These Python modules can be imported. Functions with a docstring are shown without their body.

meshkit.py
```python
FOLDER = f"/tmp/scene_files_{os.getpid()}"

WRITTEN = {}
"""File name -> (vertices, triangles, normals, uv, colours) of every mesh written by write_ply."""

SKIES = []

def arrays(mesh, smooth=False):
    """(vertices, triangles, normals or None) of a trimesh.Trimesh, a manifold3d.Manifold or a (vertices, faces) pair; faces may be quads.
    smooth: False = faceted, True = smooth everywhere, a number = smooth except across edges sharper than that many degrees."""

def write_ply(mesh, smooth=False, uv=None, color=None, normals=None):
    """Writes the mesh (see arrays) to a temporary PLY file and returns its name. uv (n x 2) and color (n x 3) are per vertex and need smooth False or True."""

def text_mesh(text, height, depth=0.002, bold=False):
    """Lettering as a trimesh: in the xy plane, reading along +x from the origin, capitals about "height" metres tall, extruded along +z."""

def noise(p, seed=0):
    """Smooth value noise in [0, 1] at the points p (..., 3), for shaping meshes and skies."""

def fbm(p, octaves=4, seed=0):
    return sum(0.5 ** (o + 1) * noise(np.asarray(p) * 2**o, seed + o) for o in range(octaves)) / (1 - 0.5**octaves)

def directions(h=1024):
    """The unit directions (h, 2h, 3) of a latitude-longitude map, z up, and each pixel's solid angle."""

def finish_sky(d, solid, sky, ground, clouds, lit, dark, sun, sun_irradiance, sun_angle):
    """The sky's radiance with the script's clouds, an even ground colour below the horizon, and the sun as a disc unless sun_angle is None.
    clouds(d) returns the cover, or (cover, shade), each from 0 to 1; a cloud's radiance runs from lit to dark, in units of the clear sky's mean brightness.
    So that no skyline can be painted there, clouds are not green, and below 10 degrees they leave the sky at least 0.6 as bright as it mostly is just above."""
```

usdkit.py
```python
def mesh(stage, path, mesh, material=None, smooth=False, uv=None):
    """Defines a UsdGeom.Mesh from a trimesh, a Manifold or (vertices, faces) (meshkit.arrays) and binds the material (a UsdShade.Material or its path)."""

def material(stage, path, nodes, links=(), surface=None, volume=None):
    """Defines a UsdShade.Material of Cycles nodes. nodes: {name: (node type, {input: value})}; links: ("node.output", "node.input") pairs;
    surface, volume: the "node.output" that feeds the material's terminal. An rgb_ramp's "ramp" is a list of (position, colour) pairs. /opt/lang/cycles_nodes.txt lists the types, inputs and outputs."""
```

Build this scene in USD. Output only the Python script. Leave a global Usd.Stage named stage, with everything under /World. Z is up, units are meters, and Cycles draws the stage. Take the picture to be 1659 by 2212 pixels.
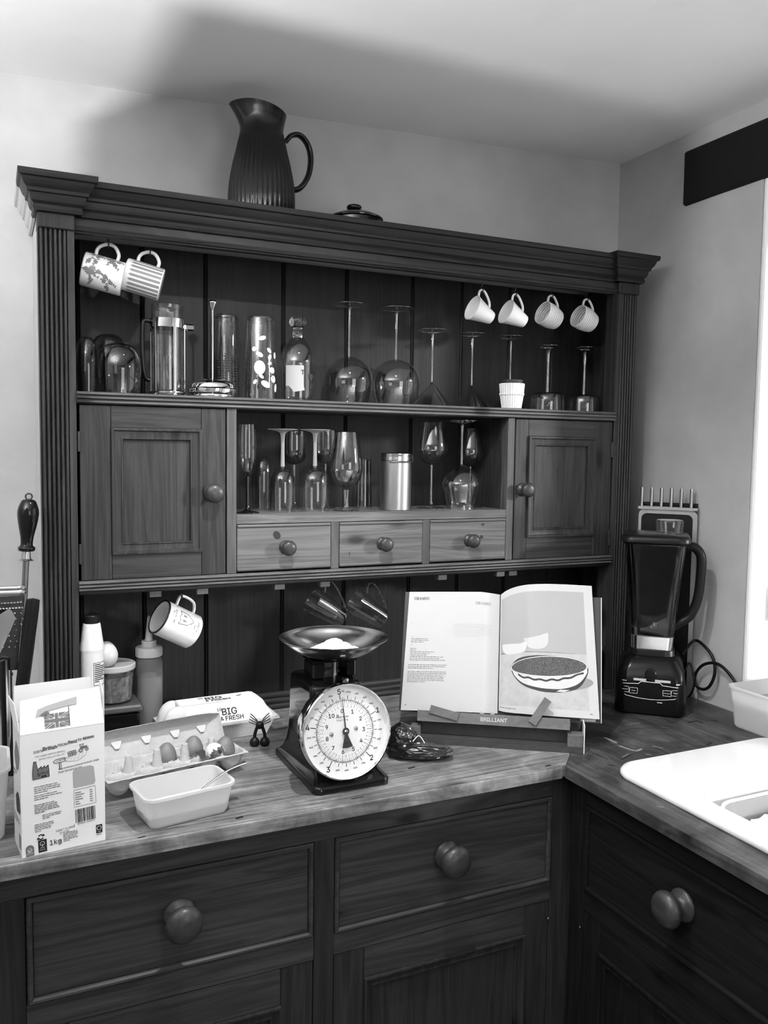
import math, numpy as np, trimesh, manifold3d, usdkit, meshkit
from pxr import Usd, UsdGeom, UsdLux, UsdShade, Gf, Sdf
from shapely.geometry import Polygon, LineString, Point, MultiPolygon, box as sbox
from shapely.ops import unary_union
from shapely import affinity

rng = np.random.default_rng(7)
stage = Usd.Stage.CreateInMemory()
UsdGeom.SetStageUpAxis(stage, UsdGeom.Tokens.z)
UsdGeom.SetStageMetersPerUnit(stage, 1.0)
UsdGeom.Xform.Define(stage, '/World')
PI = math.pi

# ------------------------------------------------------------------ camera
W, H = 1659, 2212
FPX, YAW, PITCH, ROLL = 1829.19, 0.43622, -0.073216, 0.0136835
C = np.array([-0.1702, -1.92357, 1.58911])
def cam_rows():
    cy, sy, cp, sp = math.cos(YAW), math.sin(YAW), math.cos(PITCH), math.sin(PITCH)
    f = np.array([sy*cp, cy*cp, sp]); r = np.array([cy, -sy, 0.]); u = np.cross(r, f)
    c, s = math.cos(ROLL), math.sin(ROLL)
    return np.array([c*r + s*u, -s*r + c*u, f])
RM = cam_rows()
def ray(u, v): return np.array([(u-W/2)/FPX, -(v-H/2)/FPX, 1.0]) @ RM
def at(u, v, x=None, y=None, z=None):
    """the point of the room on a known plane that the photograph's pixel shows"""
    d = ray(u, v)
    for a, val in enumerate((x, y, z)):
        if val is not None: return C + (val - C[a])/d[a]*d
def on_plane(u, v, P, n):
    d = ray(u, v); return C + np.dot(np.asarray(P)-C, n)/np.dot(d, n)*d
def mpp(P): return float(((np.asarray(P, float)-C) @ RM.T)[2]/FPX)     # metres per pixel at P
cam = UsdGeom.Camera.Define(stage, '/World/camera')
HA = 24.0
cam.CreateHorizontalApertureAttr(HA); cam.CreateVerticalApertureAttr(HA*H/W)
cam.CreateFocalLengthAttr(HA*FPX/W); cam.CreateClippingRangeAttr(Gf.Vec2f(0.05, 50))
m = np.eye(4); m[0, :3] = RM[0]; m[1, :3] = RM[1]; m[2, :3] = -RM[2]; m[3, :3] = C
cam.AddTransformOp().Set(Gf.Matrix4d(*m.ravel().tolist()))
cam.CreateExposureAttr(0.13)

# ------------------------------------------------------------------ lights
def look_at(prim, pos, target):
    z = np.asarray(pos, float) - np.asarray(target, float); z /= np.linalg.norm(z)
    x = np.cross([0, 0, 1.0], z); x = x/np.linalg.norm(x) if np.linalg.norm(x) > 1e-6 else np.array([1., 0, 0]); y = np.cross(z, x)
    t = np.eye(4); t[0, :3] = x; t[1, :3] = y; t[2, :3] = z; t[3, :3] = pos
    prim.AddTransformOp().Set(Gf.Matrix4d(*t.ravel().tolist()))
WINDOW_LIGHT, SPOT_LIGHT, UPLIGHT, SUN_LIGHT, WINDOW2_LIGHT = 2.0, 3700.0, 11600.0, 0.75, 4.0
UsdGeom.Xform.Define(stage, '/World/Lights')
wl = UsdLux.RectLight.Define(stage, '/World/Lights/window_daylight')          # sky outside the window of the right wall
wl.CreateWidthAttr(1.25); wl.CreateHeightAttr(1.2); wl.CreateIntensityAttr(WINDOW_LIGHT)
look_at(wl, (2.13, -1.04, 1.63), (0.5, -1.04, 1.63))
w2 = UsdLux.RectLight.Define(stage, '/World/Lights/window_daylight_2')        # sky outside the window behind the viewer
w2.CreateWidthAttr(1.0); w2.CreateHeightAttr(1.2); w2.CreateIntensityAttr(WINDOW2_LIGHT)
look_at(w2, (0.85, -3.56, 1.62), (0.85, 0.0, 1.62))
sun = UsdLux.DistantLight.Define(stage, '/World/Lights/low_sun')              # low hazy sun through the right window
sun.CreateAngleAttr(5.0); sun.CreateIntensityAttr(SUN_LIGHT/(PI*math.radians(2.5)**2))
sa, se = math.radians(50.0), math.radians(11.0)
look_at(sun, (math.sin(sa)*math.cos(se), -math.cos(sa)*math.cos(se), math.sin(se)), (0, 0, 0))
SPOTS = [((0.42, -0.75, 2.375), (0.53, -0.20, 0.9), 1.0), ((-0.55, -1.75, 2.35), (-0.5, -0.6, 0.9), .08), ((1.15, -1.75, 2.42), (1.3, -1.1, 0.9), .015)]
for i, (p, t, s) in enumerate(SPOTS):
    sl = UsdLux.DiskLight.Define(stage, f'/World/Lights/spot_{i+1}')
    sl.CreateRadiusAttr(0.022); sl.CreateIntensityAttr(SPOT_LIGHT*s); look_at(sl, p, t)
UPL = np.array([-0.9, -1.4, 1.7])
us = UsdLux.DiskLight.Define(stage, '/World/Lights/uplighter')
us.CreateRadiusAttr(0.03); us.CreateIntensityAttr(UPLIGHT); look_at(us, UPL, UPL + [-0.02, 0.0, 1.0])

# ------------------------------------------------------------------ names, things, parts
used = {}
def numbered(path):
    n = used.get(path, -1) + 1; used[path] = n
    return path if n == 0 else f'{path}_{n:03d}'
def data(prim, **k):
    for a, b in k.items():
        if b: prim.SetCustomDataByKey(a, b)
def asmesh(mesh):
    if isinstance(mesh, (list,)): mesh = trimesh.util.concatenate([asmesh(x) for x in mesh])
    if hasattr(mesh, 'to_mesh'):
        q = mesh.to_mesh(); mesh = trimesh.Trimesh(np.array(q.vert_properties[:, :3]), np.array(q.tri_verts), process=False)
    if isinstance(mesh, tuple):
        v, f = np.asarray(mesh[0], float), np.asarray(mesh[1], int)
        if f.shape[1] == 4: f = np.vstack([f[:, [0, 1, 2]], f[:, [0, 2, 3]]])
        mesh = trimesh.Trimesh(v, f, process=False)
    return mesh
class Thing:
    def __init__(s, name, label=None, cat=None, base=(0, 0, 0), group=None, kind=None):
        s.base = np.asarray(base, float); s.path = numbered('/World/' + name)
        x = UsdGeom.Xform.Define(stage, s.path); x.AddTranslateOp().Set(Gf.Vec3d(*s.base.tolist()))
        data(x.GetPrim(), label=label, category=cat, group=group, kind=kind)
    def part(s, name, mesh, mat, smooth=35, parent=None, label=None, kind=None):
        mesh = asmesh(mesh).copy(); mesh.apply_translation(-s.base)
        p = numbered((parent or s.path) + '/' + name)
        g = usdkit.mesh(stage, p, mesh, mat, smooth=smooth); data(g.GetPrim(), label=label, kind=kind)
        return p
def solo(name, mesh, mat, label=None, cat=None, smooth=35, group=None, kind=None, base=None):
    mesh = asmesh(mesh).copy()
    base = np.array([*mesh.bounds.mean(0)[:2], mesh.bounds[0][2]]) if base is None else np.asarray(base, float)
    mesh.apply_translation(-base); p = numbered('/World/' + name)
    g = usdkit.mesh(stage, p, mesh, mat, smooth=smooth)
    UsdGeom.Xformable(g.GetPrim()).AddTranslateOp().Set(Gf.Vec3d(*base.tolist()))
    data(g.GetPrim(), label=label, category=cat, group=group, kind=kind); return p

# ------------------------------------------------------------------ shapes
def cbox(x0, x1, y0, y1, z0, z1, b=0.0015):
    x0, x1 = sorted((x0, x1)); y0, y1 = sorted((y0, y1)); z0, z1 = sorted((z0, z1))
    b = min(b, .45*(x1-x0), .45*(y1-y0), .45*(z1-z0)); P = []
    for i in (0, 1):
        for j in (0, 1):
            for k in (0, 1):
                p = np.array([(x0, x1)[i], (y0, y1)[j], (z0, z1)[k]]); s = np.array([1-2*i, 1-2*j, 1-2*k])*b
                P += [p+s*[0, 1, 1], p+s*[1, 0, 1], p+s*[1, 1, 0]]
    return trimesh.convex.convex_hull(np.array(P))
def rbox(sx, sy, sz, r, n=3):
    """rounded box centred in x and y, standing on z = 0"""
    sp = trimesh.creation.icosphere(n, r).vertices
    P = np.vstack([sp + [i*(sx/2-r), j*(sy/2-r), k] for i in (-1, 1) for j in (-1, 1) for k in (r, sz-r)])
    return trimesh.convex.convex_hull(P)
def lathe(prof, n=48, closed=False):
    """a profile [(r, z)] turned about z; r = 0 makes a pole"""
    pr = [(max(r, 0.0), z) for r, z in prof]; a = np.arange(n)*2*PI/n; V = []; idx = []
    for r, z in pr:
        if r < 1e-7: idx.append([len(V)]*n); V.append((0, 0, z))
        else:
            idx.append(list(range(len(V), len(V)+n))); V += [(r*math.cos(t), r*math.sin(t), z) for t in a]
    F = []; L = len(pr)
    for i in range(L if closed else L-1):
        A, B = idx[i], idx[(i+1) % L]
        for k in range(n):
            q = (A[k], A[(k+1) % n], B[(k+1) % n], B[k])
            if q[0] != q[1]: F.append((q[0], q[1], q[2]))
            if q[2] != q[3]: F.append((q[0], q[2], q[3]))
    return trimesh.Trimesh(np.array(V, float), np.array(F), process=False)
def spline(pts, n=8):
    """a smooth curve through the points (Catmull-Rom)"""
    P = np.asarray(pts, float); P = np.vstack([2*P[0]-P[1], P, 2*P[-1]-P[-2]]); out = []
    for i in range(1, len(P)-2):
        for t in np.arange(n)/n:
            p0, p1, p2, p3 = P[i-1:i+3]
            out.append(.5*((2*p1)+(p2-p0)*t+(2*p0-5*p1+4*p2-p3)*t*t+(3*p1-p0-3*p2+p3)*t**3))
    return np.array(out + [P[-2]])
def tube(points, r, sides=12, ry=None, up=None, closed=False):
    P = np.asarray(points, float); n = len(P); rr = np.broadcast_to(r, (n,)); r2 = rr if ry is None else np.broadcast_to(ry, (n,))
    T = np.gradient(P, axis=0)
    if closed: T = np.roll(P, -1, 0) - np.roll(P, 1, 0)
    T /= np.linalg.norm(T, axis=1, keepdims=True)+1e-12
    a = np.array(up, float) if up is not None else (np.array([0, 0, 1.]) if abs(T[0][2]) < .9 else np.array([1., 0, 0]))
    V = []; ang = np.arange(sides)*2*PI/sides
    for i in range(n):
        a = a - T[i]*np.dot(a, T[i]); a /= np.linalg.norm(a); b = np.cross(T[i], a)
        V.append(P[i] + np.outer(np.cos(ang)*rr[i], a) + np.outer(np.sin(ang)*r2[i], b))
    V = np.vstack(V); F = []
    for i in range(n if closed else n-1):
        j = (i+1) % n
        for k in range(sides):
            q = (i*sides+k, i*sides+(k+1) % sides, j*sides+(k+1) % sides, j*sides+k); F += [(q[0], q[1], q[2]), (q[0], q[2], q[3])]
    if not closed:
        for i, s in ((0, -1), (n-1, 1)):
            c = len(V); V = np.vstack([V, P[i]])
            for k in range(sides): F.append((c, i*sides+k, i*sides+(k+1) % sides)[::s])
    return trimesh.Trimesh(V, np.array(F), process=False)
def sweep(path, prof, closed=False):
    """mitred moulding: path in the plane, prof a closed loop of (offset to the path's left, height); vertices (a, b, height)"""
    P = np.asarray(path, float); n = len(P); V = []
    for i in range(n):
        d0 = P[i]-P[i-1] if (closed or i > 0) else P[1]-P[0]
        d1 = P[(i+1) % n]-P[i] if (closed or i < n-1) else d0
        d0, d1 = d0/np.linalg.norm(d0), d1/np.linalg.norm(d1)
        n0, n1 = np.array([-d0[1], d0[0]]), np.array([-d1[1], d1[0]]); mt = (n0+n1)/(1+np.dot(n0, n1))
        V += [(*(P[i]+mt*o), h) for o, h in prof]
    k = len(prof); F = []
    for i in range(n if closed else n-1):
        j = (i+1) % n
        for a in range(k):
            b = (a+1) % k; F += [(i*k+a, i*k+b, j*k+b), (i*k+a, j*k+b, j*k+a)]
    V = np.array(V, float)
    if not closed:
        pts, tri = trimesh.creation.triangulate_polygon(Polygon(prof), engine='earcut')
        order = [int(np.argmin(np.linalg.norm(np.asarray(prof)-q, axis=1))) for q in pts]
        for t in tri:
            t = [order[x] for x in t]; F += [tuple(t), tuple((n-1)*k+x for x in t[::-1])]
    mesh = trimesh.Trimesh(V, np.array(F), process=False)
    return mesh
def fix(mesh):
    mesh = mesh.copy(); mesh.merge_vertices(); trimesh.repair.fix_normals(mesh); return mesh
def remap(mesh, f):
    mesh = asmesh(mesh).copy(); mesh.vertices = f(np.asarray(mesh.vertices)); trimesh.repair.fix_normals(mesh); return mesh
def basis(mesh, o, ex, ey, ez):
    mesh = asmesh(mesh).copy(); v = np.asarray(mesh.vertices)
    mesh.vertices = np.asarray(o) + v[:, :1]*np.asarray(ex) + v[:, 1:2]*np.asarray(ey) + v[:, 2:3]*np.asarray(ez)
    if np.dot(np.cross(ex, ey), ez) < 0: mesh.invert()
    return mesh
def ext(poly, h):
    g = [p for p in getattr(poly, 'geoms', [poly]) if p.area > 1e-12]
    return trimesh.util.concatenate([trimesh.creation.extrude_polygon(p, h, engine='earcut') for p in g])
def xform(mesh, M):
    mesh = asmesh(mesh).copy(); mesh.apply_transform(M); return mesh
def moved(mesh, d): mesh = asmesh(mesh).copy(); mesh.apply_translation(d); return mesh
def rot(ax, deg, p=(0, 0, 0)): return trimesh.transformations.rotation_matrix(math.radians(deg), ax, p)
def wrap(mesh, R, size=.004):
    """flat print (x along the girth, y along the axis, z proud) rolled about the z axis; R(z) the radius"""
    mesh = asmesh(mesh); v, f = trimesh.remesh.subdivide_to_size(mesh.vertices, mesh.faces, size, max_iter=20)
    r = np.array([R(q) for q in v[:, 1]]); a = v[:, 0]/r
    return trimesh.Trimesh(np.stack([(r+v[:, 2])*np.cos(a), (r+v[:, 2])*np.sin(a), v[:, 1]], 1), f, process=False)
_txt = {}
def text(s, h, depth=.0003, bold=False):
    k = (s, bold)
    if k not in _txt: _txt[k] = meshkit.text_mesh(s, 1.0, 1.0, bold)
    t = _txt[k].copy(); t.apply_scale([h, h, depth]); return t
def ctext(s, h, **k):
    t = text(s, h, **k); b = t.bounds; t.apply_translation([-(b[0][0]+b[1][0])/2, -(b[0][1]+b[1][1])/2, 0]); return t
def small_print(x, y, w, lines, pitch, h=.0009, depth=.0003, seed=0, last=.5):
    """lines of print too small to read: words as little bars"""
    r = np.random.default_rng(seed); out = []
    for i in range(lines):
        q = x; end = x + w*(last if i == lines-1 else r.uniform(.85, 1.0))
        while q < end:
            l = r.uniform(.0015, .006)*h/.0009
            if q+l > end: break
            out.append(sbox(q, y-i*pitch, q+l, y-i*pitch+h*r.uniform(.8, 1.1))); q += l+h*.9
    return trimesh.util.concatenate([trimesh.creation.extrude_polygon(p, depth, engine='earcut') for p in out])
def smoothp(pts): return Polygon(spline(list(pts)+[pts[0]], 6)).buffer(0)
def hull(pts): return trimesh.convex.convex_hull(np.asarray(pts, float))
def frame(P):
    d = np.asarray(P)-C; d = d/np.linalg.norm(d); r = np.cross(d, [0, 0, 1.]); r /= np.linalg.norm(r); return r, np.cross(r, d), d
def pose(P, screen, toward):
    """axes of a hung mug: axis base to rim, then handle side"""
    r, u, d = frame(P); s, t = math.radians(screen), math.radians(toward)
    a = math.cos(t)*(math.cos(s)*r+math.sin(s)*u)-math.sin(t)*d
    h = np.array([0, 0, 1.])-a*a[2]; h /= np.linalg.norm(h); return h, np.cross(a, h), a

# ------------------------------------------------------------------ materials
LOOKS = '/World/Looks'
UsdGeom.Scope.Define(stage, LOOKS)
def g3(v): return (v, v, v)
def plain(name, v, rough=.5, metal=0.0, spec=.5, coat=0.0, bump=0.0, bscale=200.0, mott=0.0, mscale=30.0, sss=0.0):
    nodes = {'p': ('principled_bsdf', {'base_color': g3(v), 'roughness': rough, 'metallic': metal, 'specular_ior_level': spec, 'coat_weight': coat, 'coat_roughness': .08})}; links = []
    if bump or mott: nodes['geo'] = ('geometry', {})
    if bump:
        nodes['n'] = ('noise_texture', {'scale': bscale, 'detail': 4.0}); nodes['b'] = ('bump', {'strength': bump, 'distance': .002})
        links += [('geo.position', 'n.vector'), ('n.fac', 'b.height'), ('b.normal', 'p.normal')]
    if mott:
        nodes['n2'] = ('noise_texture', {'scale': mscale, 'detail': 5.0, 'roughness': .6})
        nodes['r'] = ('rgb_ramp', {'ramp': [(.3, g3(v*(1-mott))), (.7, g3(min(1, v*(1+mott))))]})
        links += [('geo.position', 'n2.vector'), ('n2.fac', 'r.fac'), ('r.color', 'p.base_color')]
    return usdkit.material(stage, f'{LOOKS}/{name}', nodes, links, 'p.BSDF')
def wood(name, axis, dark, light, rough=.52, fine=1.0, knots=True, wear=0.0, coat=0.04, spec=.3):
    sc = [15.0, 15.0, 15.0]; sc[axis] = .85
    fs = [170.0, 170.0, 170.0]; fs[axis] = 3.0
    ks = [9.0, 9.0, 9.0]; ks[axis] = 4.0
    dark, light = dark*.84, light*.86
    mid = (dark+light)/2
    nodes = {'geo': ('geometry', {}), 'oi': ('object_info', {}), 'om': ('math', {'math_type': 'multiply', 'value2': 7.0}), 'ov': ('combine_xyz', {}), 'oa': ('vector_math', {'math_type': 'add'}),
             'm1': ('mapping', {'scale': tuple(sc)}), 'm2': ('mapping', {'scale': tuple(fs)}), 'm3': ('mapping', {'scale': tuple(ks)}),
             'n1': ('noise_texture', {'scale': 1.0, 'detail': 5.0, 'roughness': .55, 'distortion': 1.3}),
             'w': ('math', {'math_type': 'multiply', 'value2': 13.0}), 'fr': ('math', {'math_type': 'pingpong', 'value2': 1.0}),
             'n2': ('noise_texture', {'scale': 1.0, 'detail': 3.0}),
             'mx': ('mix_float', {'fac': .48}), 'mx2': ('mix_float', {'fac': .35}),
             'r': ('rgb_ramp', {'ramp': [(.22, g3(dark)), (.55, g3(mid)), (.85, g3(light))]}),
             'v': ('voronoi_texture', {'scale': 1.0, 'randomness': 1.0}), 'kr': ('rgb_ramp', {'ramp': [(.0, g3(.18)), (.07, g3(.25)), (.13, g3(.8)), (.2, g3(1.0))]}),
             'mm': ('mix', {'mix_type': 'multiply', 'fac': 1.0 if knots else 0.0}),
             'b': ('bump', {'strength': .25, 'distance': .0015}), 'p': ('principled_bsdf', {'roughness': rough, 'coat_weight': coat, 'coat_roughness': .3, 'specular_ior_level': spec})}
    links = [('oi.random', 'om.value1'), ('om.value', 'ov.x'), ('om.value', 'ov.y'), ('om.value', 'ov.z'), ('geo.position', 'oa.vector1'), ('ov.vector', 'oa.vector2'),
             ('oa.vector', 'm1.vector'), ('oa.vector', 'm2.vector'), ('oa.vector', 'm3.vector'), ('m1.vector', 'n1.vector'), ('n1.fac', 'w.value1'), ('w.value', 'fr.value1'),
             ('m2.vector', 'n2.vector'), ('fr.value', 'mx.a'), ('n2.fac', 'mx.b'), ('n1.fac', 'mx2.b'), ('mx.result', 'mx2.a'), ('mx2.result', 'r.fac'), ('m3.vector', 'v.vector'), ('v.distance', 'kr.fac'),
             ('r.color', 'mm.color1'), ('kr.color', 'mm.color2'), ('n2.fac', 'b.height'), ('b.normal', 'p.normal')]
    last = 'mm.color'
    if wear:
        nodes |= {'wn': ('noise_texture', {'scale': 9.0, 'detail': 8.0, 'roughness': .7, 'distortion': .6}), 'wr': ('rgb_ramp', {'ramp': [(.36, g3(1-wear)), (.5, g3(1.0)), (.66, g3(1.2+wear))]}), 'wm': ('mix', {'mix_type': 'multiply', 'fac': 1.0})}
        links += [('geo.position', 'wn.vector'), ('wn.fac', 'wr.fac'), (last, 'wm.color1'), ('wr.color', 'wm.color2')]; last = 'wm.color'
    links.append((last, 'p.base_color'))
    return usdkit.material(stage, f'{LOOKS}/{name}', nodes, links, 'p.BSDF')
def thin_glass(name, ior=1.5, tint=.97, rough=0.0, add=0.0):
    """thin clear glass; the same reflectance from either side of a surface"""
    return usdkit.material(stage, f'{LOOKS}/{name}', {'g0': ('geometry', {}), 'io': ('mix_float', {'a': ior, 'b': 1/ior}), 'f': ('fresnel', {'IOR': ior}), 'fm': ('math', {'math_type': 'multiply', 'value2': 1.0}), 'fa': ('math', {'math_type': 'add', 'value2': add, 'use_clamp': True}), 't': ('transparent_bsdf', {'color': g3(tint)}), 'g': ('glossy_bsdf', {'color': g3(1.0), 'roughness': rough, 'distribution': 'ggx'}), 'm': ('mix_closure', {})},
                           [('g0.backfacing', 'io.fac'), ('io.result', 'f.IOR'), ('f.fac', 'fm.value1'), ('fm.value', 'fa.value1'), ('fa.value', 'm.fac'), ('t.BSDF', 'm.closure1'), ('g.BSDF', 'm.closure2')], 'm.closure')
def solid_glass(name, v=1.0, rough=0.0):
    return usdkit.material(stage, f'{LOOKS}/{name}', {'p': ('principled_bsdf', {'base_color': g3(v), 'roughness': rough, 'transmission_weight': 1.0, 'ior': 1.5})}, [], 'p.BSDF')
def milky(name, v, clear=.45, rough=.35):
    """translucent food-box plastic"""
    return usdkit.material(stage, f'{LOOKS}/{name}', {'d': ('principled_bsdf', {'base_color': g3(v), 'roughness': rough}), 'tl': ('translucent_bsdf', {'color': g3(v)}), 'tr': ('transparent_bsdf', {'color': g3(.92)}), 'a': ('mix_closure', {'fac': .4}), 'b': ('mix_closure', {'fac': clear})},
                           [('d.BSDF', 'a.closure1'), ('tl.BSDF', 'a.closure2'), ('a.closure', 'b.closure1'), ('tr.BSDF', 'b.closure2')], 'b.closure')

WALL = plain('plaster', .48, .9, bump=.45, bscale=12.0, mott=.11, mscale=4.0, spec=.1)
CEIL = plain('ceiling_paint', .80, .9, bump=.15, bscale=10.0, mott=.03, mscale=4.0, spec=.1)
REVEAL = plain('white_paint', .86, .8, bump=.2, bscale=12.0, spec=.15)
ROOMW = plain('room_paint', .42, .9, spec=.1)
FLOORM = plain('floor_tile', .14, .5, mott=.3, mscale=6.0)
BEAM = plain('black_beam', .010, .75, bump=.5, bscale=30.0, spec=.2)
WX = wood('pine_along_x', 0, .013, .052)
WZ = wood('pine_along_z', 2, .012, .052)
WXL = wood('pine_light_x', 0, .07, .19)
WZL = wood('pine_light_z', 2, .05, .12)
WPO = wood('pine_posts', 2, .016, .060)
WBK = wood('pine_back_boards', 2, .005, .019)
WCX = wood('pine_cornice', 0, .008, .026, knots=False)
BX = wood('base_pine_x', 0, .024, .072, coat=.05, spec=.25)
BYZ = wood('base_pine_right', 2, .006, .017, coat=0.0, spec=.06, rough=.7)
BZ = wood('base_pine_z', 2, .018, .048, coat=0.0, spec=.12, rough=.6)
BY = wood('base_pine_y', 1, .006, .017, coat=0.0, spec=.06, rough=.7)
KNOB = wood('knob_wood', 1, .020, .052, knots=False, coat=.4)
WTL = wood('worktop_left', 0, .10, .34, rough=.38, wear=.35, coat=.1)
WEDGE = wood('worktop_worn_edge', 0, .10, .30, rough=.45, wear=.5, coat=.05)
WTR = wood('worktop_right', 1, .03, .10, rough=.36, wear=.6, coat=.15)
HOOK = plain('hook_black', .02, .4, spec=.5)
CER = plain('white_glaze', .82, .16, coat=.6)
CERM = plain('white_stoneware', .74, .3, coat=.25)
SINKM = plain('sink_fireclay', .88, .12, coat=.8)
PRINT = plain('print_black', .015, .6)
PRINTG = plain('print_grey', .16, .6)
PRINTL = plain('print_pale', .42, .6)
PAPER = plain('paper', .50, .6, spec=.2)
CARD = plain('card_white', .86, .55, spec=.3)
CARDI = plain('card_inside', .66, .8, spec=.2)
STEEL = plain('polished_steel', .75, .14, metal=1.0)
STEELB = plain('brushed_steel', .46, .32, metal=1.0)
CHROME = plain('chrome', .85, .05, metal=1.0)
BLACKG = plain('black_enamel', .006, .10, spec=.3, coat=.12)
BLACKP = plain('black_plastic', .008, .35, spec=.25)
DARKCER = plain('dark_glaze', .008, .12, spec=.35, coat=.15)
PULP = plain('egg_pulp', .52, .95, bump=.6, bscale=160.0, spec=.1, mott=.06, mscale=60.0)
PULPW = plain('egg_pulp_white', .66, .85, bump=.3, bscale=160.0, spec=.15)
EGG = plain('brown_egg', .19, .5, mott=.12, mscale=80.0)
EGGW = plain('egg_inside', .72, .6)
GT = thin_glass('clear_glass', 1.5, .97, 0.0, .006)
GTD = thin_glass('smoky_glass', 1.5, .80)
GTB = thin_glass('bright_glass', 1.55, .96, 0.0, .012)
GS = solid_glass('solid_glass')
GSTEM = thin_glass('stem_glass', 1.6, .94, 0.0, .10)
GFR = milky('frosted_glass', .55, .35, .3)
GBL = thin_glass('dark_plastic_jar', 1.5, .55)
MILK = milky('milky_plastic', .90, .22)
MILK2 = milky('milky_plastic_dense', .80, .16)
MILKC = milky('cloudy_plastic', .50, .68, .3)

# ------------------------------------------------------------------ the room
YB, XW, ZW = .23, 1.63, .90                     # back wall, right wall, worktop top
def zc(x): return 2.4287+.0355*x
RX0, RX1, RY0, RY1 = -2.4, XW, -3.6, YB
def tag_s(p, **k): pass
def struct(name, mesh, mat, smooth=False): return solo(name, mesh, mat, kind='structure', smooth=smooth, base=(0, 0, 0))
struct('floor', cbox(RX0-.2, RX1+.6, RY0-.2, RY1+.2, -.1, 0, 0), FLOORM)
struct('wall_back', cbox(RX0-.2, RX1+.6, YB, YB+.2, 0, 2.8, 0), WALL)
struct('ceiling', hull([(x, y, zc(x)+dz) for x in (RX0-.2, RX1+.6) for y in (RY0-.2, RY1+.2) for dz in (0, .12)]), CEIL)
struct('wall_left', cbox(RX0-.2, RX0, RY0-.2, RY1, 0, 2.6, 0), ROOMW)
struct('wall_front', cbox(RX0, RX1+.6, RY0-.2, RY0, 0, 2.8, 0), ROOMW)
# right wall: solid as far as the deep window recess, then below and beyond it
RV, RVE, SILL, LINT, RD = -.322, -1.75, .8995, 2.293, .42
wr = unary_union([sbox(RV, 0, YB, 2.8), sbox(RY0, 0, RVE, 2.8), sbox(RVE, 0, RV, SILL-.03), sbox(RVE, 2.44, RV, 2.8)])
struct('wall_right', basis(ext(wr, RD), (XW, 0, 0), (0, 1, 0), (0, 0, 1), (1, 0, 0)), WALL)
struct('trim_1', basis(ext(sbox(RVE, LINT, RV-.002, 2.44), RD), (XW, 0, 0), (0, 1, 0), (0, 0, 1), (1, 0, 0)), REVEAL)        # soffit of the recess
tb = Thing('trim_2', kind='structure')                                                                                       # dark lintel beam in the wall face
beam = cbox(XW-.012, XW+.20, RVE-.25, -.050, LINT-.004, 2.437, .006)
bv, bf = trimesh.remesh.subdivide_to_size(beam.vertices, beam.faces, .05); bv = bv + (meshkit.noise(bv*[9, 5, 9], 3)[:, None]-.5)*[.004, .010, .008]
tb.part('beam', trimesh.Trimesh(bv, bf, process=False), BEAM, smooth=40)
struct('trim_3', cbox(XW+.001, XW+RD-.01, RV-.014, RV, SILL-.03, LINT, .004), REVEAL)          # plastered far reveal
struct('trim_4', cbox(XW+.001, XW+RD-.01, RVE, RVE+.014, SILL-.03, LINT, .004), REVEAL)        # plastered near reveal
struct('trim_5', cbox(XW-.0, XW+RD-.01, RVE+.014, RV-.014, SILL-.03, SILL, .004), REVEAL)      # sill
wi = Thing('window_1', kind='structure')
fx = XW+RD
rect = lambda a0, a1, b0, b1: sbox(a0, b0, a1, b1)
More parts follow.
